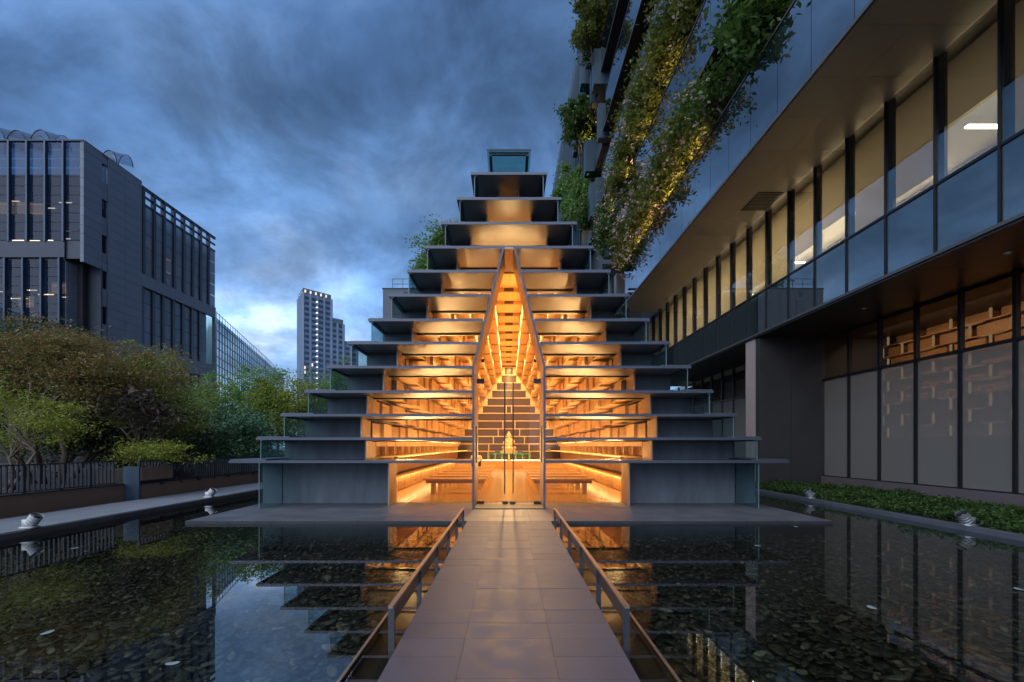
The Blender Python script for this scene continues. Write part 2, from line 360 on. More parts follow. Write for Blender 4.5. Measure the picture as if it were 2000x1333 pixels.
# ================================================================== the ground, the pool, the pavings
WZ = -0.06
g = MB(); g.v = [(-900, -300, -.75), (900, -300, -.75), (900, 1500, -.75), (-900, 1500, -.75)]; g.f = [(0, 1, 2, 3)]
tag(g.build('ground', M['ground']), kind='structure')
w = MB(); w.v = [(-8.43, -6, WZ), (8.43, -6, WZ), (8.43, 36, WZ), (-8.43, 36, WZ)]; w.f = [(0, 1, 2, 3)]
tag(w.build('water', M['water']), kind='structure')
bed = tag(MB().box(-8.6, 8.6, -6, 36, -.6, -.34).build('pool_bed', M['bed']), kind='structure')

# flat stones on the bed
def ico(sub):
    import bmesh
    bm = bmesh.new(); bmesh.ops.create_icosphere(bm, subdivisions=sub, radius=1)
    V = np.array([v.co[:] for v in bm.verts]); F = np.array([[v.index for v in f.verts] for f in bm.faces]); bm.free(); return V, F
IV1, IF1 = ico(1); IV2, IF2 = ico(2)
def rock(V, r):
    k = np.zeros(len(V))
    for _ in range(4):
        d = r.normal(size=3); d /= np.linalg.norm(d); k += 0.16 * r.random() * np.sin(3 * V @ d + r.random() * 6)
    W2 = V * (1 + k)[:, None]; d = r.normal(size=3) * np.array([1, 1, .2]); d /= np.linalg.norm(d); q = W2 @ d; W2 -= np.outer(np.clip(q - .62, 0, None), d); W2 += np.outer(np.clip(-.55 - q, 0, None), d); W2[:, 2] = np.clip(W2[:, 2], -.75, .62); return W2
def stone_sites(y0, y1, step, r):
    nx, ny = int(16.8 / step), int((y1 - y0) / step)
    gx, gy = np.meshgrid(np.arange(nx), np.arange(ny)); n = gx.size
    x = -8.4 + (gx.ravel() + .5 + r.uniform(-.5, .5, n)) * step; y = y0 + (gy.ravel() + .5 + r.uniform(-.5, .5, n)) * step
    keep = (np.abs(x) > 1.0) & (np.abs(x) < 8.35) & ~((np.abs(x) < 6.3) & (y > 9.3)) & (np.abs(x) < y * 1.25 + .8)
    x, y = x[keep], y[keep]; s = step * r.uniform(.45, .92, len(x)) * np.where(r.random(len(x)) < .12, 1.5, 1)
    return x, y, s
sr = np.random.default_rng(11)
sx_, sy_, ss_ = stone_sites(1.6, 13.2, .076, sr)
near = np.argsort(sy_ - ss_ * 6 + np.abs(np.abs(sx_) - 2.2) * .25)[:300]
rocks = [npmesh('stone', rock(IV2, sr), IF2, M['pebble'], True) for _ in range(8)]
for i in near:
    o = bpy.data.objects.new('stone', rocks[int(sr.integers(8))]); s = float(ss_[i]) * .85
    o.scale = (s, s * sr.uniform(.55, .85), s * sr.uniform(.2, .34)); o.rotation_euler = (sr.normal() * .15, sr.normal() * .15, sr.uniform(0, 6.3))
    place(o, bed, (float(sx_[i]), float(sy_[i]), -.31 + sr.uniform(0, .035)))
rest = np.setdiff1d(np.arange(len(sx_)), near)
def stone_mass(idx, V, F):
    n = len(idx); sh = [rock(V, sr) for _ in range(12)]
    a = sr.uniform(0, 6.3, n); sc = ss_[idx] * .85
    B = np.stack([sh[k] for k in sr.integers(0, 12, n)]) * np.stack([sc, sc * sr.uniform(.5, .85, n), sc * sr.uniform(.2, .36, n)], 1)[:, None, :]
    tx, ty = sr.normal(size=n) * .18, sr.normal(size=n) * .18
    B[:, :, 2] += B[:, :, 0] * tx[:, None] + B[:, :, 1] * ty[:, None]
    X = B[:, :, 0] * np.cos(a)[:, None] - B[:, :, 1] * np.sin(a)[:, None]; Y = B[:, :, 0] * np.sin(a)[:, None] + B[:, :, 1] * np.cos(a)[:, None]
    P = np.stack([X + sx_[idx][:, None], Y + sy_[idx][:, None], B[:, :, 2] - .315 + sr.uniform(0, .05, n)[:, None]], 2).reshape(-1, 3)
    FF = (F[None] + (np.arange(n) * len(V))[:, None, None]).reshape(-1, 3)
    o = place(bpy.data.objects.new('pebbles', npmesh('pebbles', P, FF, M['pebbles'], True)), bed); tag(o, kind='stuff')
stone_mass(rest[sy_[rest] < 5.5], IV2, IF2); stone_mass(rest[sy_[rest] >= 5.5], IV1, IF1)

# stone causeway: three columns of slabs, joints recessed
walk = tag(MB().box(-.83, .83, .2, 9.13, -.16, -.004).build('walkway', M['grout']), kind='structure')
xs = [(-.84, -.3445), (-.3415, .3225), (.3255, .84)]
y = 9.134 - .31 * 28
for j in range(28):
    for k, (a, b) in enumerate(xs):
        d = sr.uniform(-.0015, .0015)
        box('tile', M['stone_pave'], walk, a, b, y + .001, y + .3085, -.045, d)
    y += .31
# platform under the shrine
plat = tag(MB().box(-6.46, 6.46, 9.18, 35.5, -.3, -.012).build('platform', M['deck_edge']), kind='structure')
nX = 15; tw = 13.0 / nX
for j in range(5):
    for i in range(nX):
        x0 = -6.5 + i * tw; y0 = 9.14 + j * .6
        box('tile', M['deck_stone'], plat, x0 + .0015, x0 + tw - .0015, y0 + .0015, y0 + .5985, -.055, sr.uniform(-.001, .001))
for i in range(nX):
    x0 = -6.5 + i * tw; box('edge_stone', M['deck_edge'], plat, x0 + .002, x0 + tw - .002, 9.128, 9.139, -.4, -.004)
for i in range(2): box('deck_strip', M['deck_stone'], plat, (-6.5, 6.38)[i], (-6.38, 6.5)[i], 12.15, 35.5, -.2, -.002)
# left pavement and its dark water edge, right kerb, planted strip
pav = tag(MB().box(-10.6, -8.47, -6, 40, -.5, .02).build('pavement', M['grout']), kind='structure')
for j in range(38):
    y0 = -4 + j * 1.2
    if y0 < 40: box('paving_slab', M['kerb_stone'], pav, -10.09, -8.455, y0 + .0015, y0 + 1.1985, -.01, .05)
    if y0 < 40: box('edge_stone', M['kerb_dark'], pav, -8.452, -8.40, y0 + .0015, y0 + 1.1985, -.5, .035)
kb = tag(MB().box(8.45, 8.6, -6, 36, -.5, -.02).build('kerb', M['kerb_dark']), kind='structure')
for j in range(40):
    y0 = -4 + j * 1.0
    box('kerb_stone', M['kerb_mid'], kb, 8.43, 8.60, y0 + .0015, y0 + .9985, -.45, .03)
tag(MB().box(8.605, 11.5, -6, 36, -.5, .0).build('planting_bed', M['soil']), kind='structure')
tag(MB().box(-70, -10.62, -6, 120, -.7, .3).build('garden_ground', M['soil']), kind='structure')
# low ground cover on the right strip
hn = 52000; hx = rng.uniform(8.66, 11.4, hn); hy = 3.5 + (rng.random(hn) ** 1.3) * 15
hh = .13 + .07 * np.sin(hx * 3.1 + hy * 1.3) + .05 * np.sin(hy * 4.7 + hx * 2) + .03 * rng.normal(size=hn)
hz = hh * rng.random(hn) ** .45 + .02
M['hedge'] = leafmat('hedge', [(.03, .06, .015), (.05, .11, .022), (.075, .14, .03), (.04, .085, .025)], .3)
V, F = leafquads(np.stack([hx, hy, hz], 1), .085, .42, .6)
o = place(bpy.data.objects.new('ground_cover', npmesh('ground_cover', V, F, M['hedge'])), None); tag(o, 'low green ground cover planted between the kerb and the glazed wall', 'ground cover', kind='stuff')

# ================================================================== the stepped shrine
YF, YG, YB = 10.84, 12.05, 33.9
PX = 82.0
yt = [900, 855, 809, 763, 715, 668, 623, 575, 528, 481, 434, 386, 337]
HW = [6.67, 6.02, 5.44, 4.87, 4.34, 3.84, 3.35, 2.87, 2.42, 2.01, 1.616, 1.244, 0.909]      # half width of each roof slab
ZS = [1.5 + (872 - q) / PX for q in yt]                                                        # top of each slab
AO = [3.04, 3.62, 3.74, 3.58, 3.17, 2.82, 2.44, 2.06, 1.69, 1.30, .95, .545, .227]             # half width of the opening below slab k
GX = [5.97, 5.93, 5.37, 4.79, 4.27, 3.76, 3.28, 2.80, 2.39, 1.945, 1.52, 1.17, .82]           # side glass below slab k
TH = .055
shrine = thing('shrine', 'stepped pyramid hall of grey slabs glowing orange inside, standing over the pool', 'temple hall', (0, 23, 0))
def ph(z): return .87 if z < 3.41 else max(.15, .87 - (z - 3.41) / (6.24 - 3.41) * .72)       # half width of the portal at height z
for k in range(13):
    z1 = ZS[k]; z0 = z1 - TH
    inner = 4.0 if k == 0 else AO[k] + .06
    w_ = HW[k]; ye = YB + .4
    def trim(parent, nm, x0, x1, y0, y1, za, zc): box(nm, M['slabedge'], parent, min(x0, x1), max(x0, x1), y0, y1, za, zc)
    if k >= 9:
        sl = MB().prism([(-w_, YF), (w_, YF), (w_, ye), (inner, ye), (inner, 12.3), (-inner, 12.3), (-inner, ye), (-w_, ye)], z0, z1).build('roof_slab', M['soffit'], shrine)
        trim(sl, 'edge_trim', -w_ - .004, w_ + .004, YF - .006, YF - .0005, z0 - .003, z1 + .003)
    for s in (-1, 1):
        if k < 9:
            a = ph(z0) + .002; p = [(a, YF), (w_, YF), (w_, ye), (inner, ye), (inner, 12.3), (a, 12.3)]
            if s < 0: p = [(-x, y) for x, y in p][::-1]
            sl = MB().prism(p, z0, z1).build('roof_slab', M['soffit'], shrine)
            trim(sl, 'edge_trim', s * (a + .002), s * (w_ + .004), YF - .006, YF - .0005, z0 - .003, z1 + .003)
        trim(sl, 'gutter', s * (GX[min(k + 1, 12)] - .12), s * (w_ - .004), YF + .04, YB, z1 + .0005, z1 + .03)
        trim(sl, 'glazing_rail', s * (GX[k] - .05), s * (GX[k] + .012), YF + .02, 12.0, z0 - .03, z0 - .0005)
for k in range(13):
    zb = ZS[k - 1] if k else 0.0; zt = ZS[k] - TH; a = AO[k]
    lab = None
    for s in (-1, 1):
        def bb(nm, mt, x0, x1, y0, y1, z0=zb + .001, z1=zt - .001):
            x0, x1 = sorted((s * x0, s * x1)); return box(nm, M[mt], shrine, x0, x1, y0, y1, z0, z1)
        bb('jamb', 'bronze', a, a + .035, 11.56, 12.32)
        if k == 0:
            bb('wall_panel', 'greywall', a + .037, GX[0] - .012, 12.0, 12.10); bb('wall_panel', 'greywall', GX[0] + .012, 6.49, 12.0, 12.10)
        else: bb('wall_panel', 'greywall', a + .037, GX[k] - .012, 12.0, 12.10)
        sg = bb('side_glass', 'finglass', GX[k] - .008, GX[k] + .008, YF + .05, 12.14)
        box('polished_edge', M['glassedge'], sg, *sorted((s * (GX[k] - .0085), s * (GX[k] + .0085))), YF + .035, YF + .0495, zb + .001, zt - .031)
        bb('side_wall', 'greywall', GX[k] - .10, GX[k] - .02, 12.15, YB + .3)
        if k:
            ax = ph((zb + zt) / 2) if k < 10 else 0
            if k < 9 or k >= 10:
                if a - ax > .1 and k < 10: 
                    bb('window_pane', 'glass', max(ph(zt), ph(zb)) + .01, a - .002, YG, YG + .012)
        else: bb('window_pane', 'glass', .88, a - .002, YG, YG + .012)
    if k >= 10 : box('window_pane', M['glass'], shrine, -a + .002, a - .002, YG, YG + .012, zb + .001, zt - .001)
    for s in (-1, 1):
        if k < 10: box('head_bar', M['darkmetal'], shrine, *sorted((s * (ph(zt) + .02), s * (a - .003))), YG - .02, YG + .035, zt - .03, zt - .002)
    if k >= 10: box('head_bar', M['darkmetal'], shrine, -a + .003, a - .003, YG - .02, YG + .035, zt - .03, zt - .002)

# glass ridge roof with two dark beams
rz = 8.57
rl = MB().box(-.525, .525, YF, YB, rz - .02, rz).build('ridge_roof', M['roofglass'], shrine)
for s in (-1, 1): box('ridge_beam', M['darkmetal'], rl, *sorted((s * .41, s * .475)), YF + .06, YB, rz - .12, rz - .022)
box('ridge_beam', M['darkmetal'], rl, -.41, .41, YF + .06, YF + .11, rz - .09, rz - .022); box('edge_trim', M['darkmetal'], rl, -.53, .53, YF - .008, YF - .001, rz - .03, rz + .004)
for s in (-1, 1): box('ridge_upstand', M['greywall'], shrine, *sorted((s * .43, s * .50)), 12.1, YB, ZS[12] + .001, rz - .125)
box('ridge_cap', M['wood'], shrine, -.42, .42, 12.2, YB, ZS[12] + .03, ZS[12] + .07)

# portal: tapering bronze frame standing forward of the glass
pf = MB(); T = .05; Z1, Z2 = 3.41, 6.24
for s in (-1, 1):
    X = lambda v: s * v
    def plate(pa, pb, y0, y1):        # pa, pb = (outer, inner) half widths with heights, bottom and top
        (o0, i0, z0), (o1, i1, z1) = pa, pb
        c = [(X(o0), y0, z0), (X(i0), y0, z0), (X(i0), y1, z0), (X(o0), y1, z0), (X(o1), y0, z1), (X(i1), y0, z1), (X(i1), y1, z1), (X(o1), y1, z1)]
        if s > 0: c = [c[1], c[0], c[3], c[2], c[5], c[4], c[7], c[6]]
        pf.hexa(c)
    plate((.87, .82, .0), (.87, .82, Z1), YF - .02, 12.10); plate((.87, .82, Z1), (.15, .10, Z2), YF - .02, 12.10)
pf.box(-.10, .10, YF - .02, 12.10, Z2 - .05, Z2 - .001)
portal = pf.build('portal', M['bronze'], shrine)
for s in (-1, 1):
    e = MB()
    e.box(*sorted((s * .871, s * .819)), YF - .03, YF - .0205, 0, Z1)
    e.hexa([(s * .871, YF - .03, Z1), (s * .819, YF - .03, Z1), (s * .819, YF - .0205, Z1), (s * .871, YF - .0205, Z1), (s * .151, YF - .03, Z2), (s * .099, YF - .03, Z2), (s * .099, YF - .0205, Z2), (s * .151, YF - .0205, Z2)])
    e.build('portal_trim', M['slabedge'], portal)
box('threshold', M['deck_edge'], shrine, -.818, .818, YF - .01, 11.66, .001, .022)
for s in (-1, 1):
    d = box('door', M['doorglass'], shrine, *sorted((s * .008, s * .815)), 11.60, 11.612, .045, 3.18)
    MB().tube([(s * .107, 11.52, .30), (s * .107, 11.52, 3.12)], .016, 8).build('handle', M['darkmetal'], d)
    for xa, xb, za, zb in ((.012, .17, .03, .10), (.63, .812, .03, .10), (.63, .812, 3.10, 3.22)):
        box('patch_fitting', M['darkmetal'], d, *sorted((s * xa, s * xb)), 11.585, 11.627, za, zb)
    box('pull', M['wood_dark'], portal, *sorted((s * .785, s * .818)), 11.2, 11.25, 1.1, 2.0)
    MB().lathe([(.001, 3.62), (.035, 3.62), (.035, 3.70), (.001, 3.70)], s * .66, 11.5, 10).build('spotlight', M['darkmetal'], portal)
tg = MB(); n0 = [(-.815, 11.60, 3.225), (.815, 11.60, 3.225), (.815, 11.60, 3.41), (.10, 11.60, 6.17), (-.10, 11.60, 6.17), (-.815, 11.60, 3.41)]
tg.v = n0; tg.f = [(0, 1, 2, 3, 4, 5)]; tg.build('transom_glass', M['doorglass'], shrine)

# inside: floor, walls of staggered wooden boxes stepping up to the ridge
for i in range(26): box('floor_board', M['wood_floor'], shrine, -3.9 + i * .30 + .001, -3.9 + (i + 1) * .30 - .001, 12.13, YB, -.05, .006)
blk = MB(); first = []
for s in (-1, 1):
    for j in range(20):
        y0 = 12.38 + j * 1.05
        box('wood_block', M['wood'], shrine, *sorted((s * (AO[1] + .0), s * 4.6)), y0 + .03, y0 + 1.03, 1.50, 1.685)
        box('niche_back', M['wood_dark'], shrine, *sorted((s * (AO[1] + .16), s * 4.6)), y0 + .03, y0 + 1.05, 1.235, 1.495)
        box('divider', M['wood_end'], shrine, *sorted((s * (AO[1] + .02), s * 4.5)), y0 - .015, y0 + .028, 1.205, 1.70)
    box('light_strip', M['led'], shrine, *sorted((s * (AO[1] + .03), s * (AO[1] + .05))), 12.4, YB - 1, 1.705, 1.72)
for k in range(2, 12):
    zb, zt = ZS[k - 1], ZS[k]
    for s in (-1, 1):
        a = AO[k]; out = GX[k] - .11; L = .80
        if k % 2: yy = [(12.36, 12.76)] + [(12.76 + i * L, 12.76 + (i + 1) * L) for i in range(27)]
        else: yy = [(12.36 + i * L, 12.36 + (i + 1) * L) for i in range(27)]
        for j, (y0, y1) in enumerate(yy):
            y1 = min(y1, YB - .05)
            if y1 <= y0 + .1: continue
            p = (0.0, .15, .06)[(j * 2 + k + (j // 3)) % 3] * (1 if k < 9 else .4); dz = (.0, .07, .03)[(j + 2 * k) % 3]
            xi = max(.04, a + .03 - p)
            args = (*sorted((s * xi, s * out)), y0 + .012, y1 - .012, zb + .035 - dz * (k > 1), zt - TH - .05 - dz * .4)
            if j < 12: box('wood_block', M['wood'], shrine, *args)
            else: blk.box(*args)
for k in range(2, 12):
    for s in (-1, 1):      # added pale strip standing in for the lit underside of each course
        lo = AO[k] - .01
        box('lit_edge', M['wood_end'], shrine, *sorted((s * lo, s * (AO[k] + .035))), 12.34, YB - .06, ZS[k - 1] + .008, ZS[k - 1] + .032)
b_ = blk.build('wood_blocks', M['wood'], shrine); tag(b_, kind='stuff')
for j in range(19):                                       # boxes closing the ridge
    y0 = 12.4 + j * 1.12; z = 7.46 + (.0, .30, .14)[j % 3]
    w_ = (.62, .50, .56)[(j * 2) % 3]; box('ceiling_block', M['wood'], shrine, -w_, w_, y0 + .03, y0 + 1.09, z, z + .5)
    box('ridge_window', M['backglass'], shrine, -.19, .19, y0 + .005, y0 + .028, z + .03, z + .20)
# cabinets along the foot of both walls with a lit counter
for s in (-1, 1):
    for j in range(22):
        y0 = 12.4 + j * .97
        box('cabinet', M['wood'], shrine, *sorted((s * 3.72, s * 3.9)), y0 + .03, y0 + .94, .02, .46)
        box('shelf_box', M['wood_dark'], shrine, *sorted((s * 3.80, s * 4.2)), y0 + .012, y0 + .958, .64, 1.06)
    box('counter', M['wood_end'], shrine, *sorted((s * 3.62, s * 3.95)), 12.34, YB - .1, .515, .56)
    box('light_strip', M['led'], shrine, *sorted((s * 3.68, s * 3.70)), 12.4, YB - 1, .50, .512)
    box('back_lining', M['wood'], shrine, *sorted((s * 4.3, s * 4.34)), 12.2, YB, .0, 1.1)
    box('upper_counter', M['wood_end'], shrine, *sorted((s * 3.175, s * 4.5)), 12.34, YB - .1, 1.165, 1.195)
# stage, back wall: bands of glass between pale timber rails
box('stage', M['wood'], shrine, -4.2, 4.2, 31.5, YB, .007, .50)
box('light_strip', M['led'], shrine, -3.4, -.12, 31.46, 31.495, .51, .56); box('light_strip', M['led'], shrine, .12, 3.4, 31.46, 31.495, .51, .56)
M['rail_pale'] = woodmat('rail_pale', (.66, .44, .22), .5, 0, .05)
post = {0: [-1.55, 1.55], 1: [-1.5, 1.5], 2: [-1.16, 1.16], 3: [-.80, .80], 4: [-.45, .45], 5: [-.30, .30], 6: [-.2, .2], 7: [], 8: [], 9: [], 10: [], 11: []}
for k in range(0, 12):
    z0 = (ZS[k - 1] if k else .5); z1 = ZS[k]; hw = (GX[k] - .12) if k else 4.3
    ow = [4.0, 3.9, 3.6, 3.3, 2.8, 2.3, 1.95, 1.6, 1.25, .9, .55, .3][k]
    for s in (-1, 1): box('back_panel', M['wood_end'], shrine, *sorted((s * ow, s * hw)), YB, YB + .1, z0, z1 - .001)
    wf = MB(); wf.box(-ow, ow, YB - .06, YB + .12, z1 - .06, z1 - .002)
    for px in post[k]: wf.box(px - .03, px + .03, YB - .055, YB + .1, z0 + .001, z1 - .062)
    wn_ = wf.build('rear_window', M['rail_pale'], shrine)
    wp = MB(); wp.box(-ow + .002, ow - .002, YB + .02, YB + .03, z0 + .001, z1 - .063); wp.build('pane', M['backglass'], wn_)
for s in (-1, 1):
    box('end_wall', M['wood'], shrine, *sorted((s * 4.3, s * 5.9)), YB, YB + .1, 0, ZS[0])
warm = (1.0, .61, .24)
for s in (-1, 1):
    area('counter_light', (s * 3.665, 23, .505), .02, 20.5, (0, s * R(-12), 0), 38, warm)
    area('cove_light', (s * 3.12, 23, 1.215), .06, 20.5, (0, R(180) - s * R(52), 0), 300, warm)
    box('cove_channel', M['wood_end'], shrine, *sorted((s * 3.07, s * 3.17)), 12.6, YB - .2, 1.165, 1.205)
area('ridge_light', (0, 23, 7.40), .24, 20.5, (0, 0, 0), 820, warm)
area('stage_light', (0, 31.3, .62), 6.4, .05, (R(150), 0, 0), 25, warm)
area('apex_fill', (0, 12.2, ZS[9] + .012), 1.6, .08, (R(180) - R(20), 0, 0), 11, warm)  # unseen strip added to brighten the apex openings and ridge blocks

# ================================================================== furniture of the hall
ORD = ['first', 'second', 'third', 'fourth', 'fifth', 'sixth', 'seventh', 'eighth']
def make_bench():
    t = thing('bench', 'x', 'bench', (0, 0, 0), 'wooden benches in two rows inside the hall')
    box('seat', M['wood'], t, -1.0, 1.0, -.19, .19, .415, .475)
    box('apron', M['wood_dark'], t, -.92, .92, -.12, -.06, .31, .413); box('apron', M['wood_dark'], t, -.92, .92, .06, .12, .31, .413)
    for sx in (-.70, .70):
        for sy in (-.115, .115): box('leg', M['wood'], t, sx - .055, sx + .055, sy - .03 - .025, sy + .03 + .025, 0, .308)
    return t
def copy_thing(o, loc):
    c = o.copy(); col.objects.link(c); c.location = loc
    for ch in list(o.children):
        d = ch.copy(); col.objects.link(d); d.parent = c
        for gch in list(ch.children):
            e = gch.copy(); col.objects.link(e); e.parent = d
    return c
proto = None
for s in (-1, 1):
    for i in range(8):
        loc = Vector((s * 1.72, 14.6 + 1.42 * i, .006))
        if proto is None: proto = make_bench(); proto.location = loc; o = proto
        else: o = copy_thing(proto, loc)
        row = 'on the robed person\'s side' if s < 0 else 'across the aisle from the robed person'
        o['label'] = f'{ORD[i]} wooden bench from the glass door, {row}'
# seated robed person on a far bench, seen from behind: one grown body
M['robe'] = pbr('robe', (.62, .52, .36), .85, 0, .12, 9); M['skin'] = pbr('skin', (.52, .33, .22), .6, 0, .08, 9); M['trousers'] = pbr('trousers', (.03, .028, .03), .85, 0, .15, 9); M['hair'] = pbr('hair', (.02, .016, .014), .7, 0, .2, 30)
def grown(name, joints, edges, radii, m, parent, root=0):
    me = bpy.data.meshes.new(name); me.from_pydata(joints, edges, []); me.materials.append(m)
    o = place(bpy.data.objects.new(name, me), parent, off(parent) if parent else (0, 0, 0)); 
    sk = o.modifiers.new('skin', 'SKIN'); sk.use_smooth_shade = True
    if not me.skin_vertices: me.attributes
    return o, me
def skinned(name, joints, edges, radii, m, parent):
    import bmesh
    me = bpy.data.meshes.new(name); bm = bmesh.new(); lay = bm.verts.layers.skin.verify()
    vs = []
    for i, (p, r) in enumerate(zip(joints, radii)):
        v = bm.verts.new(p); v[lay].radius = r if hasattr(r, '__len__') else (r, r); v[lay].use_root = (i == 0); vs.append(v)
    for a, b in edges: bm.edges.new((vs[a], vs[b]))
    bm.to_mesh(me); bm.free(); me.materials.append(m)
    o = bpy.data.objects.new(name, me); o.parent = parent; col.objects.link(o)
    sk = o.modifiers.new('skin', 'SKIN'); sk.use_smooth_shade = True; sk.branch_smoothing = .6
    su = o.modifiers.new('smooth', 'SUBSURF'); su.levels = 1; su.render_levels = 2
    return o
pp = thing('person', 'person in a pale robe sitting on a bench near the stage, seen from behind', 'person', (-1.66, 23.12, .006))
J = [(0, 0, .56), (0, .0, .78), (0, .01, .98), (0, .02, 1.08), (0, .04, 1.17), (0, .05, 1.28),
     (.19, .01, 1.0), (.24, .04, .78), (.18, .22, .66), (-.19, .01, 1.0), (-.24, .04, .78), (-.18, .22, .66),
     (.10, .06, .55), (.13, .42, .54), (.13, .44, .10), (.13, .54, .05), (-.10, .06, .55), (-.13, .42, .54), (-.13, .44, .10), (-.13, .54, .05)]
E = [(0, 1), (1, 2), (2, 3), (3, 4), (4, 5), (2, 6), (6, 7), (7, 8), (2, 9), (9, 10), (10, 11), (0, 12), (12, 13), (13, 14), (14, 15), (0, 16), (16, 17), (17, 18), (18, 19)]
RR = [.16, .15, .15, .055, .085, .09, .07, .052, .036, .07, .052, .036, .095, .07, .05, .04, .095, .07, .05, .04]
skinned('body', J, E, RR, M['skin'], pp)
J2 = [(0, -.005, .60), (0, .0, .80), (0, .01, .99), (.2, .01, 1.0), (.25, .04, .78), (.2, .17, .68), (-.2, .01, 1.0), (-.25, .04, .78), (-.2, .17, .68), (0, .015, 1.05)]
skinned('robe', J2, [(0, 1), (1, 2), (2, 3), (3, 4), (4, 5), (2, 6), (6, 7), (7, 8), (2, 9)], [.20, .185, .18, .085, .07, .06, .085, .07, .06, .075], M['robe'], pp)
skinned('trousers', [(0, .02, .575), (.11, .08, .575), (.13, .43, .56), (.13, .44, .15), (-.11, .08, .575), (-.13, .43, .56), (-.13, .44, .15)], [(0, 1), (1, 2), (2, 3), (0, 4), (4, 5), (5, 6)], [.175, .115, .085, .07, .115, .085, .07], M['trousers'], pp)
skinned('hair', [(0, .02, 1.20), (0, .03, 1.29), (0, .05, 1.34)], [(0, 1), (1, 2)], [.085, .10, .07], M['hair'], pp)

# statue, altar table and two dark boxes on the stage
M['gold'] = pbr('gold', (.62, .46, .24), .4, .2, .08, 6); M['jade'] = pbr('jade', (.06, .20, .14), .2, 0, .2, 6); M['bluebox'] = pbr('bluebox', (.05, .06, .13), .4, 0, .1, 9)
SY, SZ = 32.6, .501
tb = thing('altar_table', 'long green glass altar table on many legs on the stage below the statue', 'altar table', (0, SY - .3, SZ))
box('tabletop', M['jade'], tb, -1.47, 1.47, SY - .72, SY + .35, SZ + .44, SZ + .50)
for x in (-1.42, -.96, -.48, 0, .48, .96, 1.42):
    for yy in (SY - .66, SY + .28): box('leg', M['jade'] if x else M['wood_end'], tb, x - .04, x + .04, yy - .04, yy + .04, SZ, SZ + .438)
st = thing('statue', 'golden statue of a seated robed figure with folded hands on a stepped pedestal', 'statue', (0, SY, SZ + .502))
z0 = SZ + .502
for i, (hw, h0, h1) in enumerate([(.60, 0, .13), (.52, .13, .22), (.44, .22, .30)]): box('pedestal_step', M['gold'], st, -hw, hw, SY - .34 + i * .04, SY + .34 - i * .04, z0 + h0 + .001 * (i > 0), z0 + h1)
bd = MB()
bd.lathe([(.46, z0 + .302), (.50, z0 + .36), (.47, z0 + .44), (.34, z0 + .50), (.27, z0 + .60), (.27, z0 + .78), (.30, z0 + .92), (.29, z0 + 1.02), (.20, z0 + 1.10), (.085, z0 + 1.14), (.08, z0 + 1.19), (.115, z0 + 1.24), (.13, z0 + 1.32), (.125, z0 + 1.40), (.09, z0 + 1.46), (.06, z0 + 1.49), (.055, z0 + 1.54), (.01, z0 + 1.57)], 0, SY, 24, 1, .72)
bd.build('body', M['gold'], st, True)
for s in (-1, 1):
    MB().tube([(s * .27, SY - .02, z0 + 1.0), (s * .35, SY - .08, z0 + .80), (s * .30, SY - .20, z0 + .62), (s * .06, SY - .28, z0 + .58)], [.085, .085, .07, .055], 10).build('arm', M['gold'], st, True)
    MB().tube([(s * .10, SY - .1, z0 + .40), (s * .42, SY - .22, z0 + .40), (s * .12, SY - .34, z0 + .38)], [.10, .11, .07], 10).build('leg', M['gold'], st, True)
    MB().lathe([(.012, z0 + 1.24), (.025, z0 + 1.28), (.022, z0 + 1.36), (.01, z0 + 1.38)], s * .13, SY, 8).build('ear', M['gold'], st, True)
for s, wd in ((-1, 'nearer the robed person'), (1, 'farther from the robed person')):
    bx_ = thing('offering_box', f'small dark blue box on the altar table, {wd}', 'box', (s * .80, SY - .5, SZ + .502), 'dark blue boxes on the altar table')
    box('body', M['bluebox'], bx_, s * .80 - .17, s * .80 + .17, SY - .6, SY - .4, SZ + .502, SZ + .64); box('lid', M['bluebox'], bx_, s * .80 - .18, s * .80 + .18, SY - .61, SY - .39, SZ + .642, SZ + .665)

# ================================================================== walkway rails, water edging
for s, wd in ((-1, 'on the side facing the garden trees'), (1, 'on the side facing the glazed wall')):
    h = thing('handrail', f'low copper-toned walkway handrail {wd}', 'handrail', (s * .90, 6, WZ), 'low handrails along the walkway')
    box('rail', M['steelrail'], h, *sorted((s * .882, s * .918)), 3.46, 8.95, .266, .285)
    box('rail_web', M['rust'], h, *sorted((s * .893, s * .899)), 3.47, 8.94, .135, .265)
    for i in range(6): box('post', M['steelpost'], h, *sorted((s * .873, s * .920)), 3.465 + 1.08 * i, 3.49 + 1.08 * i, -.34, .261)
    e = thing('water_edging', f'rusty steel edging plate in the pool {wd}', 'edging', (s * 1.12, 4.5, -.34), 'steel edging plates in the pool')
    box('plate', M['rust'], e, *sorted((s * 1.112, s * 1.120)), .3, 9.12, -.34, -.042); box('lip', M['steelrail'], e, *sorted((s * 1.105, s * 1.127)), .3, 9.12, -.042, -.036)
    tr = tag(box('trench_floor', M['rust'], None, *sorted((s * .845, s * 1.11)), .3, 9.12, -.16, -.14), kind='structure')

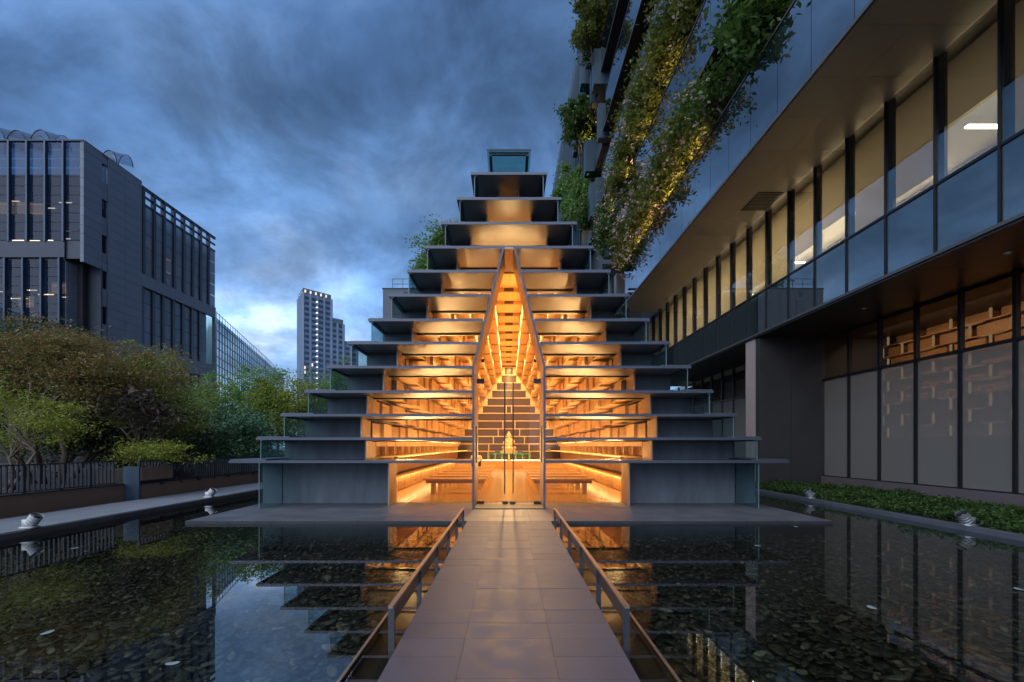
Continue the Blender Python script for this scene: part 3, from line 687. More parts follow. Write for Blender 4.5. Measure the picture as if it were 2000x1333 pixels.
# ------------------------------------------------------------------ floodlights on the kerbs
def flood(x, y, z, label, mt, aim, sc=1.0):
    t = thing('floodlight', label, 'floodlight', (x, y, z), 'floodlights along the pool edge')
    t.rotation_euler = (0, 0, aim)
    def P(m, nm, mat_): 
        o = bpy.data.objects.new(nm, m.mesh(nm, mat_, True)); o.parent = t; o.scale = (sc, sc, sc); col.objects.link(o); return o
    tilt = R(38); d = Vector((math.sin(tilt), 0, math.cos(tilt))); c = Vector((0, 0, .09))
    P(MB().box(-.13, .07, -.09, .09, .0, .03), 'base_plate', M[mt])
    P(MB().box(-.10, .02, -.07, -.05, .031, .16), 'bracket', M[mt]); P(MB().box(-.10, .02, .05, .07, .031, .16), 'bracket', M[mt])
    body = P(MB().tube([c - d * .08, c - d * .075, c + d * .10, c + d * .11, c + d * .17], [.075, .088, .088, .094, .094], 22, False), 'housing', M[mt])
    P(MB().tube([c + d * .10, c + d * .165], [.084, .084], 22), 'lens', M['lens'])
    for q in (-.02, .03, .08): P(MB().tube([c + d * q, c + d * (q + .012)], [.094, .094], 22), 'cooling_ring', M[mt])
flood(-8.47, 8.07, .05, 'white floodlight on the pavement edge, the one farther from the shrine', 'white', R(0))
flood(-8.47, 12.9, .05, 'white cylindrical floodlight on the pavement edge beside the shrine platform', 'white', R(0))
flood(8.50, 12.85, .03, 'silver floodlight on the kerb by the corner of the shrine platform', 'galv', R(180))
flood(8.50, 8.45, .03, 'silver floodlight on the kerb halfway along the hedge', 'galv', R(180))

# ------------------------------------------------------------------ pale leaves afloat
M['floatleaf'] = pbr('floatleaf', (.24, .29, .32), .35, 0, .2, 20)
def ground_at(px, py, z): Y = 889 * (1.5 - z) / (py - 872); return (px - 994) * Y / 889, Y
for px, py, ln, lb in [(337, 1296, .075, 'pale oval leaf floating on the pool nearest the walkway rail'), (92, 1236, .085, 'pale oval leaf floating on the dark reflection of the trees'), (145, 1071, .09, 'pale oval leaf floating below the white floodlight'),
                       (1703, 1187, .09, 'pale oval leaf floating in the middle of the reflected glazed wall'), (1990, 1151, .09, 'pale oval leaf floating nearest the hedge kerb'), (1555, 1029, .09, 'tiny pale leaf floating just off the platform corner'), (1480, 1066, .08, 'tiny pale leaf floating over dark pebbles by the platform edge')]:
    x, y = ground_at(px, py, WZ + .004); m = MB(); n = 12
    m.v = [(math.cos(2 * math.pi * i / n) * ln * .62, math.sin(2 * math.pi * i / n) * ln * .37, .002 * math.cos(4 * math.pi * i / n)) for i in range(n)] + [(0, 0, .004)]
    m.f = [(i, (i + 1) % n, n) for i in range(n)]
    o = place(bpy.data.objects.new('floating_leaf', m.mesh('floating_leaf', M['floatleaf'], True)), None, (x, y, WZ + .006)); o.rotation_euler = (0, 0, px * .7); tag(o, lb, 'leaf', 'pale leaves floating on the pool')

# ================================================================== garden side: low wall, railing, planter, trees
def railing(x, y0, y1, label, step=.112):
    t = thing('railing', label, 'railing', (x, (y0 + y1) / 2, .48), 'dark metal railings above the low wall')
    box('top_rail', M['rail'], t, x - .03, x + .03, y0, y1, 1.085, 1.11); box('bottom_rail', M['rail'], t, x - .02, x + .02, y0, y1, .50, .52)
    n = int((y1 - y0) / step)
    for i in range(n + 1):
        yy = y0 + .02 + i * step
        if yy > y1 - .02: break
        if i % 14 == 0: box('post', M['rail'], t, x - .03, x + .03, yy - .03, yy + .03, .40, 1.084)
        else: box('baluster', M['rail'], t, x - .022, x + .022, yy - .012, yy + .012, .521, 1.084)
        if i % 14 == 7: box('bracket', M['darkmetal'], t, x - .03, x + .06, yy - .05, yy + .05, .40, .498)
railing(-10.52, 2.0, 12.2, 'dark metal bar railing on the low wall below the reddish tree')
railing(-10.10, 12.42, 32.0, 'dark metal bar railing running from the planter jog back past the shrine')
lw = thing('low_wall', 'dark brown rendered low wall along the pavement below the reddish tree', 'wall', (-10.6, 5, .02)); box('wall_body', M['brownwall'], lw, -10.60, -10.45, -6, 12.36, .02, .455); box('coping', M['darkmetal'], lw, -10.62, -10.43, -6, 12.36, .457, .48)
lw = thing('low_wall', 'warm brown rendered low wall running back past the shrine', 'wall', (-10.1, 25, .02)); box('wall_body', M['brownwall'], lw, -10.40, -10.10, 12.44, 40, .05, .455); box('coping', M['darkmetal'], lw, -10.42, -10.08, 12.44, 40, .457, .48)
pl = thing('planter', 'blue steel planter box in the jog between the two railings', 'planter', (-10.25, 12.6, .05)); box('front_panel', M['bluepanel'], pl, -10.48, -10.06, 12.37, 12.42, .05, .95); box('side_panel', M['brownwall'], pl, -10.08, -10.04, 12.43, 13.6, .56, .92); box('soil', M['soil'], pl, -11.5, -10.09, 12.45, 13.6, .5, .86)

M['bark'] = pbr('bark', (.13, .095, .07), .9, 0, .3, 8, .4, 30); M['bark_pale'] = pbr('bark_pale', (.16, .12, .09), .9, 0, .3, 8, .4, 30)
M['lf_red'] = leafmat('lf_red', [(0.250, 0.106, 0.050), (0.275, 0.163, 0.062), (0.213, 0.188, 0.056), (0.138, 0.163, 0.050), (0.300, 0.200, 0.075), (0.163, 0.188, 0.056)])
M['lf_olive'] = leafmat('lf_olive', [(0.141, 0.189, 0.048), (0.236, 0.271, 0.059), (0.307, 0.283, 0.070), (0.189, 0.236, 0.053)])
M['lf_green'] = leafmat('lf_green', [(0.111, 0.240, 0.064), (0.175, 0.340, 0.090), (0.255, 0.340, 0.111), (0.144, 0.288, 0.079)])
M['lf_lime'] = leafmat('lf_lime', [(0.224, 0.290, 0.043), (0.323, 0.340, 0.053), (0.175, 0.249, 0.043)])
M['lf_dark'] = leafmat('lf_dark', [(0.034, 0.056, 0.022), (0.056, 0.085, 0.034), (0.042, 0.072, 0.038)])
M['lf_purple'] = leafmat('lf_purple', [(0.038, 0.025, 0.026), (0.056, 0.034, 0.034), (0.046, 0.042, 0.030)], .1)
M['lf_teal'] = leafmat('lf_teal', [(0.056, 0.133, 0.075), (0.085, 0.189, 0.104), (0.113, 0.226, 0.113)], .2, .35)
GT = 'garden trees behind the railing'
tree('tree', 'spreading tree with reddish brown feathery leaves overhanging the near railing', 'tree', (-14.6, 14.6, .3), [((-15.0, 14.8, 4.5), (2.6, 1.6, .95), 120), ((-12.9, 14.4, 3.8), (1.9, 1.3, 1.0), 85), ((-15.8, 14.0, 3.2), (2.2, 1.2, .9), 80)], M['lf_red'], M['bark_pale'], .085, .34, .10, 3, 3, GT, 26, 95, .30, .35)
tree('tree', 'olive green spreading tree between the reddish tree and the office block', 'tree', (-13.2, 16.4, .3), [((-13.2, 16.6, 4.3), (1.5, 1.2, .9), 50), ((-12.6, 16.2, 3.3), (1.9, 1.3, .8), 60), ((-12.0, 15.8, 2.4), (1.6, 1.1, .6), 40)], M['lf_olive'], M['bark_pale'], .085, .34, .085, 2, 5, GT, 22, 90, .28, .35)
tree('tree', 'bright green low tree with pale bare limbs at the near end of the railing', 'tree', (-13.4, 12.6, .3), [((-13.6, 12.6, 2.6), (1.5, 1.0, .6), 30), ((-12.4, 12.2, 2.0), (1.0, .8, .6), 22), ((-14.2, 12.4, 1.7), (.9, .8, .5), 18)], M['lf_lime'], M['bark_pale'], .07, .30, .055, 3, 8, GT, 26, 80, .24, .5)
tree('tree', 'small tree with drooping dark purple leaves above the planter box', 'tree', (-11.6, 14.2, .3), [((-11.3, 14.0, 2.65), (1.15, .8, .5), 22)], M['lf_purple'], M['bark'], .17, .26, .05, 1, 9, GT, 24, 22, .22, .5)
tree('shrub', 'yellow green feathery shrub spilling over the planter behind the railing', 'shrub', (-10.9, 13.4, .8), [((-10.7, 13.6, 1.35), (1.05, .6, .34), 46)], M['lf_lime'], M['bark'], .07, .3, .03, 3, 10, None, 14, 90, .2, .35)
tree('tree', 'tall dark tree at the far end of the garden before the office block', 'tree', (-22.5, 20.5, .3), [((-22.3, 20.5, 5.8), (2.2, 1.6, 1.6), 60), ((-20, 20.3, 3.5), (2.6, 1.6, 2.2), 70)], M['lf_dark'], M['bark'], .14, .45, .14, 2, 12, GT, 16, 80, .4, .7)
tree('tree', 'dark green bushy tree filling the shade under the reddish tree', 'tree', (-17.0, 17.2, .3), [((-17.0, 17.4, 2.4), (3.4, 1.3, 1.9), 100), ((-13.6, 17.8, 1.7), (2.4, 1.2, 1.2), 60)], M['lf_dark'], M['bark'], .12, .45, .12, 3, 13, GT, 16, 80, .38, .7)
for i, (X, Y, z, rx, rz, mt, sd, lb) in enumerate([
    (-16.2, 24.5, 3.6, 2.1, 1.7, 'lf_green', 21, 'rounded green tree in front of the lowest office windows'),
    (-14.6, 26.0, 4.3, 1.9, 1.9, 'lf_green', 22, 'taller green tree in front of the glass office wing'),
    (-12.6, 25.5, 3.9, 1.8, 1.6, 'lf_lime', 23, 'yellow green tree in front of the distant tower, beside the shrine roofs'),
    (-11.0, 29.0, 4.9, 1.9, 2.0, 'lf_green', 24, 'loose green tree right behind the shrine roof ends, below the tower'),
    (-13.2, 21.0, 2.2, 1.9, 1.1, 'lf_teal', 25, 'glossy bluish green bush just behind the far railing'),
    (-11.6, 19.8, 1.7, 1.0, .9, 'lf_teal', 26, 'smaller glossy bush touching the shrine side glass behind the railing'),
    (-15.2, 19.6, 2.0, 1.2, 1.2, 'lf_olive', 27, 'olive bush between the purple tree and the glossy bush')]):
    tree('tree', lb, 'tree', (X, Y, .3), [((X, Y, z), (rx, rx * .75, rz), 85), ((X + .3, Y - .5, z - rz * .8), (rx * .9, rx * .6, rz * .7), 55)], M[mt], M['bark'], .12, .42, .08, 2, sd, GT, 18, 70, .32, .55)

# ================================================================== left office block
M['conc'] = pbr('conc', (.165, .19, .24), .6, 0, .08, 1.2, .05, 30, orand=.05)
M['conc_dark'] = pbr('conc_dark', (.035, .045, .065), .5, .3, .1, 2)
M['fin_blue'] = pbr('fin_blue', (.04, .06, .10), .4, .4, .1, 2)
M['fin'] = pbr('fin', (.022, .032, .05), .4, .5, .1, 2)
M['officeglass'] = glass('officeglass', (.55, .62, .70), 1.32, 0, .34, (.04, .075, .16), .01)
M['officeglass_refl'] = glass('officeglass_refl', (.5, .56, .6), 1.45, 0, .65, (.33, .39, .48), .01)  # pale body colour stands in for surroundings mirrored in these panes
M['room'] = pbr('room', (.03, .028, .03), .9, 0, .3, .6)
M['office_lamp'] = emit('office_lamp', (1.0, .68, .42), 1.6)
M['office_glow'] = emit('office_glow', (1.0, .62, .40), .16)
office = thing('office_block', 'dark grey office block with tall window bays and black fins behind trees', 'office building', (-36, 40, -.7))
XL, Y0, Y1, ZT = -30.0, 32.1, 46.6, 23.1
# core bodies (inside, dark) kept half a metre behind the skin
box('core', M['room'], office, -60, XL - .9, Y0 + .9, Y1 - .2, -.7, 21.2)
# side face: panel courses
def sp(y0, y1, z0, z1, x=XL, m='conc', nm='wall_panel', th=.25): return box(nm, M[m], office, x - th, x, y0 + .006, y1 - .006, z0 + .008, z1 - .008)
H = .66
for r_ in range(36):
    z0 = ZT - (r_ + 1) * H; z1 = z0 + H
    if z1 > 14.8: sp(Y0, 33.55, z0, z1)
    if z0 > 1.5:
        for a, b in ((34.1, 35.6), (35.6, 37.2)): sp(a, b, z0, z1)
    if z0 > 1.5 and z0 % 2.6 > 1.3: sp(33.6, 34.05, z0, z1, XL - .06)
    elif z0 > 1.5: box('slot_window', M['officeglass'], office, XL - .2, XL - .16, 33.6, 34.05, z0, z1)
for a, b in ((14.62, 15.68), (8.4, 9.75)):
    for i in range(6): sp(37.2 + i * 1.56, 37.2 + (i + 1) * 1.56 if i < 5 else Y1, a, b)
for i in range(6): sp(37.2 + i * 1.56, 37.2 + (i + 1) * 1.56 if i < 5 else Y1, 2.0, 3.2)
sp(46.35, Y1, 9.75, 14.62); sp(46.35, Y1, 3.2, 8.4)
fy = [37.25, 38.4, 39.5, 40.7, 41.9, 43.1, 44.2, 45.4]
for i, y in enumerate(fy):
    y2 = fy[i + 1] if i < 7 else 46.58
    box('fin', M['fin'], office, XL - .25, XL + .04, y, y + .26, 15.7, 22.75)
    for j in range(5):
        z0 = 15.7 + j * 1.13; box('window_pane', M['officeglass_refl'], office, XL - .10, XL - .08, y + .27, y2 - .01, z0 + .02, z0 + 1.11)
    for z0 in (21.45, 22.1): box('parapet_bar', M['fin'], office, XL - .14, XL - .04, y + .31, y2 - .01, z0 - .10, z0 + .08)
    box('parapet_bar', M['fin'], office, XL - .14, XL - .02, y + .31, y2 - .01, 22.62, 22.78)
    if i < 7:
        box('fin', M['fin'], office, XL - .6, XL - .10, y + .05, y + .33, 9.76, 14.6)
        for j in range(4):
            z0 = 9.76 + j * 1.21; box('window_pane', M['officeglass_refl'], office, XL - .24, XL - .22, y + .34, y2 + .04, z0 + .02, z0 + 1.19)
        box('fin', M['fin'], office, XL - .5, XL - .05, y + .05, y + .30, 3.21, 8.38)
        for j in range(3):
            z0 = 3.21 + j * 1.72; box('window_pane', M['officeglass_refl'], office, XL - .18, XL - .16, y + .31, y2 + .04, z0 + .02, z0 + 1.70)
# front face (toward the camera): glass bays with fins, a solid band, the lower volume set in
fx = [XL - .05 - 1.28 * i for i in range(9)]
for i in range(1, 9):
    x = fx[i]
    for j in range(11):
        z0 = 16.05 + j * .64; box('window_pane', M['officeglass'], office, x + .02, x + 1.26, Y0 + .05, Y0 + .07, z0 + .015, z0 + .625)
    box('fin', M['fin_blue'], office, x - .07, x + .05, Y0 - .16, Y0 + .05, 15.9, 23.0)
    for j in range(9):
        if i < 1: continue
        z0 = 9.0 + j * .64
        box('window_pane', M['officeglass'], office, x - 1.26 + .02, x - .02, Y0 + .05, Y0 + .07, z0 + .015, z0 + .625)
    box('fin', M['fin_blue'], office, x - .35, x - .23, Y0 - .16, Y0 + .05, 8.0, 14.75)
box('band', M['conc_dark'], office, -45, XL - 1.26, Y0 - .10, Y0 + .3, 14.8, 15.95)
box('band_return', M['conc_dark'], office, XL - 1.26, XL - .02, Y0 + .02, Y0 + 1.5, 14.75, 16.0)
box('notch_wall', M['conc_dark'], office, XL - 1.31, XL, Y0 + 1.35, Y0 + 1.5, 2.0, 14.74)
for j in range(8): box('window_pane', M['officeglass_refl'], office, XL - 1.33, XL - 1.31, Y0 + .06, Y0 + 1.0, 9.0 + j * .70 + .01, 9.0 + j * .70 + .69)
box('roof_edge', M['fin'], office, -45, XL - .01, Y0 - .05, Y0 + .1, 23.02, 23.12); box('roof_edge', M['conc'], office, XL - .26, XL + .01, Y0 + .11, 37.2, 23.11, 23.16); box('roof_edge', M['fin'], office, XL - .2, XL, 37.21, Y1, 22.8, 22.88)
# lit ceilings seen through the panes
lr = np.random.default_rng(5)
for x, z, ln in [(-31.9, 19.0, .9), (-32.9, 18.6, .5), (-35.6, 19.1, .8), (-34.2, 16.25, .9), (-35.3, 16.3, .8), (-33.1, 16.3, .6), (-31.8, 16.4, .5), (-33.3, 12.4, 1.1), (-35.2, 12.1, 1.2), (-34.3, 12.7, .7), (-36.6, 12.6, 1.1), (-31.9, 12.2, .4)]:
    box('ceiling_lamp', M['office_lamp'], office, x - ln / 2, x + ln / 2, Y0 + .6, Y0 + .66, z, z + .045)
for y, z, ln in [(38.3, 18.8, .9), (39.2, 18.6, .5), (38.0, 16.6, .2), (39.9, 16.4, .15), (41.2, 16.5, .15), (38.9, 12.5, .8), (38.0, 12.3, .4), (41.0, 12.1, .2), (43.0, 12.0, .3), (40.0, 10.2, .2)]:
    box('ceiling_lamp', M['office_lamp'], office, XL - .85, XL - .8, y - ln / 2, y + ln / 2, z, z + .05)
for x, z in ((-36.2, 18.7), (-34.9, 18.7), (-33.8, 18.6), (-33.6, 9.6), (-34.8, 11.9), (-32.4, 12.9)):
    box('lit_bay', M['office_glow'], office, x - .55, x + .55, Y0 + .70, Y0 + .72, z - .4, z + .4)
for y, z in ((37.9, 5.6), (38.9, 5.3), (40.1, 5.5), (37.9, 7.2), (39.0, 7.0), (41.3, 17.8)):
    box('lit_bay', M['office_glow'], office, XL - .78, XL - .76, y - .45, y + .45, z - .7, z + .6)
# barrel canopies on the roof
M['mesh_pale'] = glass('mesh_pale', (.62, .68, .75), 1.4, .1, .35, (.25, .30, .38))
for cx, rad, y in ((-37.4, .95, 33.0), (-35.75, .78, 33.0), (-34.0, .80, 33.0), (-31.6, .5, 34.4), (-30.6, .62, 34.8)):
    m = MB(); n = 12
    for k in range(n + 1):
        a = math.pi * (.0 + .96 * k / n); m.v += [(cx - rad * math.cos(a), y, 23.05 + rad * 1.75 * math.sin(a)), (cx - rad * math.cos(a) - .4, y + 2.0, 23.9 + rad * 1.9 * math.sin(a))]
    m.f = [(2 * k, 2 * k + 2, 2 * k + 3, 2 * k + 1) for k in range(n)]
    cv = m.build('roof_canopy', M['mesh_pale'], office, True)
    MB().tube([m.v[2 * k] for k in range(n + 1)], .035, 5).build('hoop', M['fin'], cv); MB().tube([m.v[2 * k + 1] for k in range(n + 1)], .035, 5).build('hoop', M['fin'], cv)

# ================================================================== far buildings
M['tealglass'] = pbr('tealglass', (.20, .40, .46), .12, .35, .35, .35, spec=.8, rvar=.06)
M['palepanel'] = pbr('palepanel', (.08, .125, .15), .5, 0, .12, .3)
wing = thing('glass_wing', 'long low teal glass office wing receding behind the trees', 'office building', (-44, 80, -.7))
pts = [(-39.7, 60), (-38.6, 60), (-48.3, 90.5), (-56, 113), (-75, 118), (-62, 62)]
zt = 18.5
MB().prism(pts, -.7, zt).build('glass_body', M['tealglass'], wing)
mul = MB()
for (xa, ya), (xb, yb) in (((-38.6, 60), (-48.3, 90.5)), ((-48.3, 90.5), (-56, 113))):
    L = math.hypot(xb - xa, yb - ya); n = int(L / 1.3); ux, uy = (xb - xa) / L, (yb - ya) / L; nx_, ny_ = uy, -ux
    if nx_ < 0: nx_, ny_ = -nx_, -ny_
    for i in range(n + 1):
        x, y = xa + ux * i * 1.3, ya + uy * i * 1.3
        p = [(x + nx_ * .02, y + ny_ * .02), (x + nx_ * .07, y + ny_ * .07), (x + nx_ * .07 + ux * .1, y + ny_ * .07 + uy * .1), (x + nx_ * .02 + ux * .1, y + ny_ * .02 + uy * .1)]
        mul.prism(p, 2, zt + .8)
    for z in np.arange(3, 19.5, 1.15):
        p = [(xa + nx_ * .02, ya + ny_ * .02), (xb + nx_ * .02, yb + ny_ * .02), (xb + nx_ * .05, yb + ny_ * .05), (xa + nx_ * .05, ya + ny_ * .05)][::-1]
        mul.prism(p, z, z + .09)
tag(mul.build('mullions', M['palepanel'], wing), kind='stuff')
# residential tower
tower = thing('apartment_tower', 'tall slender apartment tower with lit crown on the horizon', 'tower', (-105, 255, -.7))
M['towerskin'] = pbr('towerskin', (.145, .205, .305), .5, 0, .2, .08); M['towerglass'] = pbr('towerglass', (.03, .04, .06), .15, .2, .3, .1); M['crown_lit'] = emit('crown_lit', (1.0, .78, .6), .55); M['towerlamp'] = emit('towerlamp', (.9, .93, 1.0), .8)
def towerblock(pts, zt, nm):
    b = MB().prism(pts, -.7, zt - 3.2).build(nm, M['towerglass'], tower)
    fb = MB(); n = len(pts)
    for z in np.arange(2.0, zt - 4, 3.05):
        q = [(x + (x - sum(p[0] for p in pts) / n) * .012, y + (y - sum(p[1] for p in pts) / n) * .012) for x, y in pts]
        fb.prism(q, z, z + 1.35)
    tag(fb.build('floor_bands', M['towerskin'], b), kind='stuff')
    vb = MB()
    for i in range(n):
        (xa, ya), (xb, yb) = pts[i], pts[(i + 1) % n]; L = math.hypot(xb - xa, yb - ya); k = max(2, int(L / 3.4))
        nx_, ny_ = (yb - ya) / L, -(xb - xa) / L
        for j in range(k + 1):
            t_ = j / k; x, y = xa + (xb - xa) * t_, ya + (yb - ya) * t_
            vb.box(x - .55 + nx_ * .25, x + .55 + nx_ * .25, y - .4 + ny_ * .25, y + .4 + ny_ * .25, -.7, zt - 3.0)
    tag(vb.build('piers', M['towerskin'], b), kind='stuff')
    MB().prism(pts, zt - 3.19, zt - .4).build('crown', M['palepanel'], tower); return b
towerblock([(-110.5, 250), (-99.8, 262), (-108, 275), (-118.5, 262)], 89, 'tower_body')
towerblock([(-99.5, 262), (-94.6, 267), (-102, 280), (-107, 276)], 76, 'tower_wing')
towerblock([(-94.3, 268), (-88.6, 273), (-96, 286), (-101, 281)], 64, 'tower_wing')
lr = np.random.default_rng(3)
for z in np.arange(12, 84, 3.05): box('stair_lamp', M['towerlamp'], tower, -105.5, -104.6, 255.0, 255.4, z, z + .5)
for i in range(5): box('crown_window', M['crown_lit'], tower, -109.8 + i * 2.0, -109.1 + i * 2.0, 250.3 + i * 2.15, 250.6 + i * 2.15, 86.2, 87.6)
for i in range(3): box('crown_window', M['crown_lit'], tower, -112.6 - i * 2.0, -112.2 - i * 2.0, 252.4 + i * 3.0, 252.8 + i * 3.0, 86.0, 87.2)
for x, y, z in ((-110.0, 250.1, 44), (-107.2, 253.2, 46), (-110.1, 250.3, 41.5)): box('lit_window', M['crown_lit'], tower, x - .7, x + .7, y - .1, y + .3, z, z + 1.6)
tower.location.x -= 2.6
# grey block with a roof tree just behind the shrine
rb = thing('rear_block', 'dark grey building with a thin roof railing just behind the shrine roofs', 'building', (-8.5, 46, -.7))
M['rearskin'] = pbr('rearskin', (.11, .125, .155), .55, .2, .1, 1)
for i in range(3):
    for j in range(6): box('wall_panel', M['rearskin'], rb, -12.2 + i * 2.1 + .01, -12.2 + (i + 1) * 2.1 - .01, 44, 44.3, -.7 + j * 3.0 + .01, -.7 + (j + 1) * 3.0 - .01 if j < 5 else 16.7)
box('core', M['room'], rb, -12.1, 2, 44.31, 56, -.7, 16.5); box('window', M['towerglass'], rb, -10.4, -9.6, 43.97, 43.995, 12.2, 15.6); box('vent', M['fin'], rb, -10.2, -9.8, 43.97, 43.995, 16.0, 16.4)
box('coping', M['darkmetal'], rb, -12.25, 2, 43.95, 44.4, 16.72, 16.80)
for z in (17.2, 17.7): box('roof_rail', M['rail'], rb, -11.3, -4, 44.1, 44.14, z, z + .04)
for i in range(8): box('rail_post', M['rail'], rb, -11.3 + i, -11.26 + i, 44.1, 44.14, 16.81, 17.7)
tree('tree', 'green roof tree rising behind the upper shrine roofs against the sky', 'tree', (-7.2, 45.5, 16.6), [((-7.0, 45.5, 20.2), (1.9, 1.6, 2.4), 70), ((-6.2, 45.5, 22.2), (1.2, 1.2, 1.6), 35), ((-8.2, 45.4, 18.8), (1.1, 1.2, 1.2), 30)], M['lf_green'], M['bark'], .26, .42, .12, 2, 31, None, 18, 45, .4, .8)

# ================================================================== right building
M['rb_dark'] = pbr('rb_dark', (.05, .046, .046), .5, .1, .12, 1.5)
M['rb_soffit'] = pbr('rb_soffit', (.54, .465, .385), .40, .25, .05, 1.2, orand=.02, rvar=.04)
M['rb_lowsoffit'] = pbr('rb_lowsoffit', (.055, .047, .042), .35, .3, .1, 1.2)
M['rb_frame'] = pbr('rb_frame', (.028, .027, .03), .4, .4, .1, 3)
M['rb_edge'] = pbr('rb_edge', (.17, .15, .14), .4, .5, .1, 3)
M['blue_glass'] = glass('blue_glass', (.22, .26, .30), 4.6, 0, .70, (.02, .03, .045), .006)
M['win_glass'] = glass('win_glass', (.80, .86, .84), 2.4, 0, 0, (0, 0, 0), .006)
M['teal_glass'] = glass('teal_glass', (.42, .56, .58), 2.5, 0, .30, (.12, .17, .18), .006)
M['frost'] = glass('frost', (.72, .72, .70), 1.7, .06, .30, (.72, .70, .66), .0)
M['clear_dark'] = glass('clear_dark', (.80, .76, .72), 1.7, 0, .0)
M['blind'] = pbr('blind', (.58, .52, .44), .9, 0, .04, 2)
t_ = M['blind'].node_tree; tl_ = t_.nodes.new('ShaderNodeBsdfTranslucent'); tl_.inputs[0].default_value = (.62, .54, .43, 1); mx_ = t_.nodes.new('ShaderNodeMixShader'); mx_.inputs[0].default_value = .55
t_.links.new(t_.nodes['Principled BSDF'].outputs[0], mx_.inputs[1]); t_.links.new(tl_.outputs[0], mx_.inputs[2]); t_.links.new(mx_.outputs[0], t_.nodes['Material Output'].inputs[0])
M['roomwall'] = pbr('roomwall', (.62, .56, .46), .9, 0, .06, 1)
M['rb_pier_lit'] = pbr('rb_pier_lit', (.48, .375, .34), .65, 0, .06, 2); M['rb_plinth'] = pbr('rb_plinth', (.13, .105, .11), .7, 0, .1, 2)
M['tube'] = emit('tube', (1.0, .86, .62), 4.0)
XB, XW, XG = 6.77, 9.10, 11.5
ZLS, ZUS = 5.50, 9.80
rbld = thing('garden_tower', 'tall glass building with planted terraces and a brown soffit beside the pool', 'office building', (12, 20, -.7))
MOD = 1.278
ys = [9.706 + MOD * k for k in range(-9, 18)]         # window mullions
YE = ys[-1]
# ground storey: plinth, frosted panels, dark clear panes, brick-like shelves behind
box('plinth', M['rb_plinth'], rbld, XG - .12, XG + .25, -6, 16.60, -.3, .42)
gy = [16.62 - 1.262 * k for k in range(16)]
for i in range(15):
    a, b = gy[i + 1] + .04, gy[i] - .04
    box('frosted_panel', M['frost'], rbld, XG, XG + .012, a, b, .45, 3.88)
    box('window_pane', M['clear_dark'], rbld, XG, XG + .012, a, b, 3.97, ZLS - .02)
    box('mullion', M['rb_frame'], rbld, XG - .06, XG + .06, gy[i + 1] - .038, gy[i + 1] + .038, .42, ZLS - .005)
box('transom', M['rb_frame'], rbld, XG - .05, XG + .05, -2.2, 16.62, 3.885, 3.965); box('sill', M['rb_frame'], rbld, XG - .07, XG + .07, -2.2, 16.62, .421, .448)
M['shelf_glow'] = emit('shelf_glow', (1.0, .66, .36), .14)  # glow added to shelf gaps and boards so the brick pattern reads lit
for r_ in range(9):
    z0 = 1.78 + r_ * .415
    for j in range(13):
        y0 = 16.5 - (j + 1) * 1.16 + (.58 if r_ % 2 else 0)
        d = .10 * ((j * 3 + r_) % 3)
        y1 = min(y0 + .98, 16.55)
        box('shelf_box', M['wood_dark'], rbld, 13.7 + d, 14.2, y0 + .06, y1, z0 + .04, z0 + .375)
        if y1 - y0 > .5: box('glow_gap', M['shelf_glow'], rbld, 13.62, 13.66, y1 + .02, y1 + .075, z0 + .04, z0 + .375)
    box('shelf_board', M['wood_dark'], rbld, 13.6, 14.1, 1.0, 16.55, z0 - .012, z0 + .022)
    for j in range(7): box('glow_line', M['shelf_glow'], rbld, 13.62, 13.66, 2.0 + j * 2.1 + (r_ % 3) * .6, 2.7 + j * 2.1 + (r_ % 3) * .6, z0 + .385, z0 + .397)
box('back_wall', M['rb_dark'], rbld, 14.25, 14.4, -6, 16.6, -.3, 9.9); box('ground_ceiling', M['rb_dark'], rbld, XG + .11, 14.24, -6, 16.6, 5.42, 5.49); box('ground_floor', M['rb_dark'], rbld, XG + .26, 14.24, -6, 16.6, -.3, .3)
# end wall and pier with the shrine's warm light put into its colour
for i in range(2):
    box('end_panel', M['rb_plinth'] if False else M['rb_dark'], rbld, (9.16, 10.33)[i], (10.32, 14.4)[i], 16.64, 16.9, -.3, ZLS - .003)
box('pier', M['rb_pier_lit'], rbld, 9.13, 9.5, 16.905, 17.55, -.3, ZLS - .003)
for i in range(12):
    a = 18.2 + i * 1.262
    box('frosted_panel', M['frost'], rbld, XG, XG + .012, a + .04, a + 1.22, .45, 3.88); box('window_pane', M['clear_dark'], rbld, XG, XG + .012, a + .04, a + 1.22, 3.97, ZLS - .02); box('mullion', M['rb_frame'], rbld, XG - .06, XG + .06, a - .036, a + .036, .42, ZLS - .005)
box('transom', M['rb_frame'], rbld, XG - .05, XG + .05, 17.6, 33.4, 3.885, 3.965); box('plinth', M['rb_plinth'], rbld, XG - .12, XG + .25, 17.6, 33.5, -.3, .42); box('backing', M['roomwall'], rbld, XG + .5, XG + .6, 16.95, 33.5, .3, 5.4)
# lower soffit, its edge strip, floor above
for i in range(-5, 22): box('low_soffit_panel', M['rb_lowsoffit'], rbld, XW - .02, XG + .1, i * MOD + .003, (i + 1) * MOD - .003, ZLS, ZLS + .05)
box('floor_edge', M['rb_edge'], rbld, XW - .06, XW + .02, -6, YE, ZLS + .051, ZLS + .12)
for y in (5.5, 9.4, 13.2, 19.5): MB().lathe([(.001, ZLS - .03), (.06, ZLS - .03), (.07, ZLS - .002), (.001, ZLS - .001)], 10.3, y, 12).build('downlight', M['galv'], rbld)
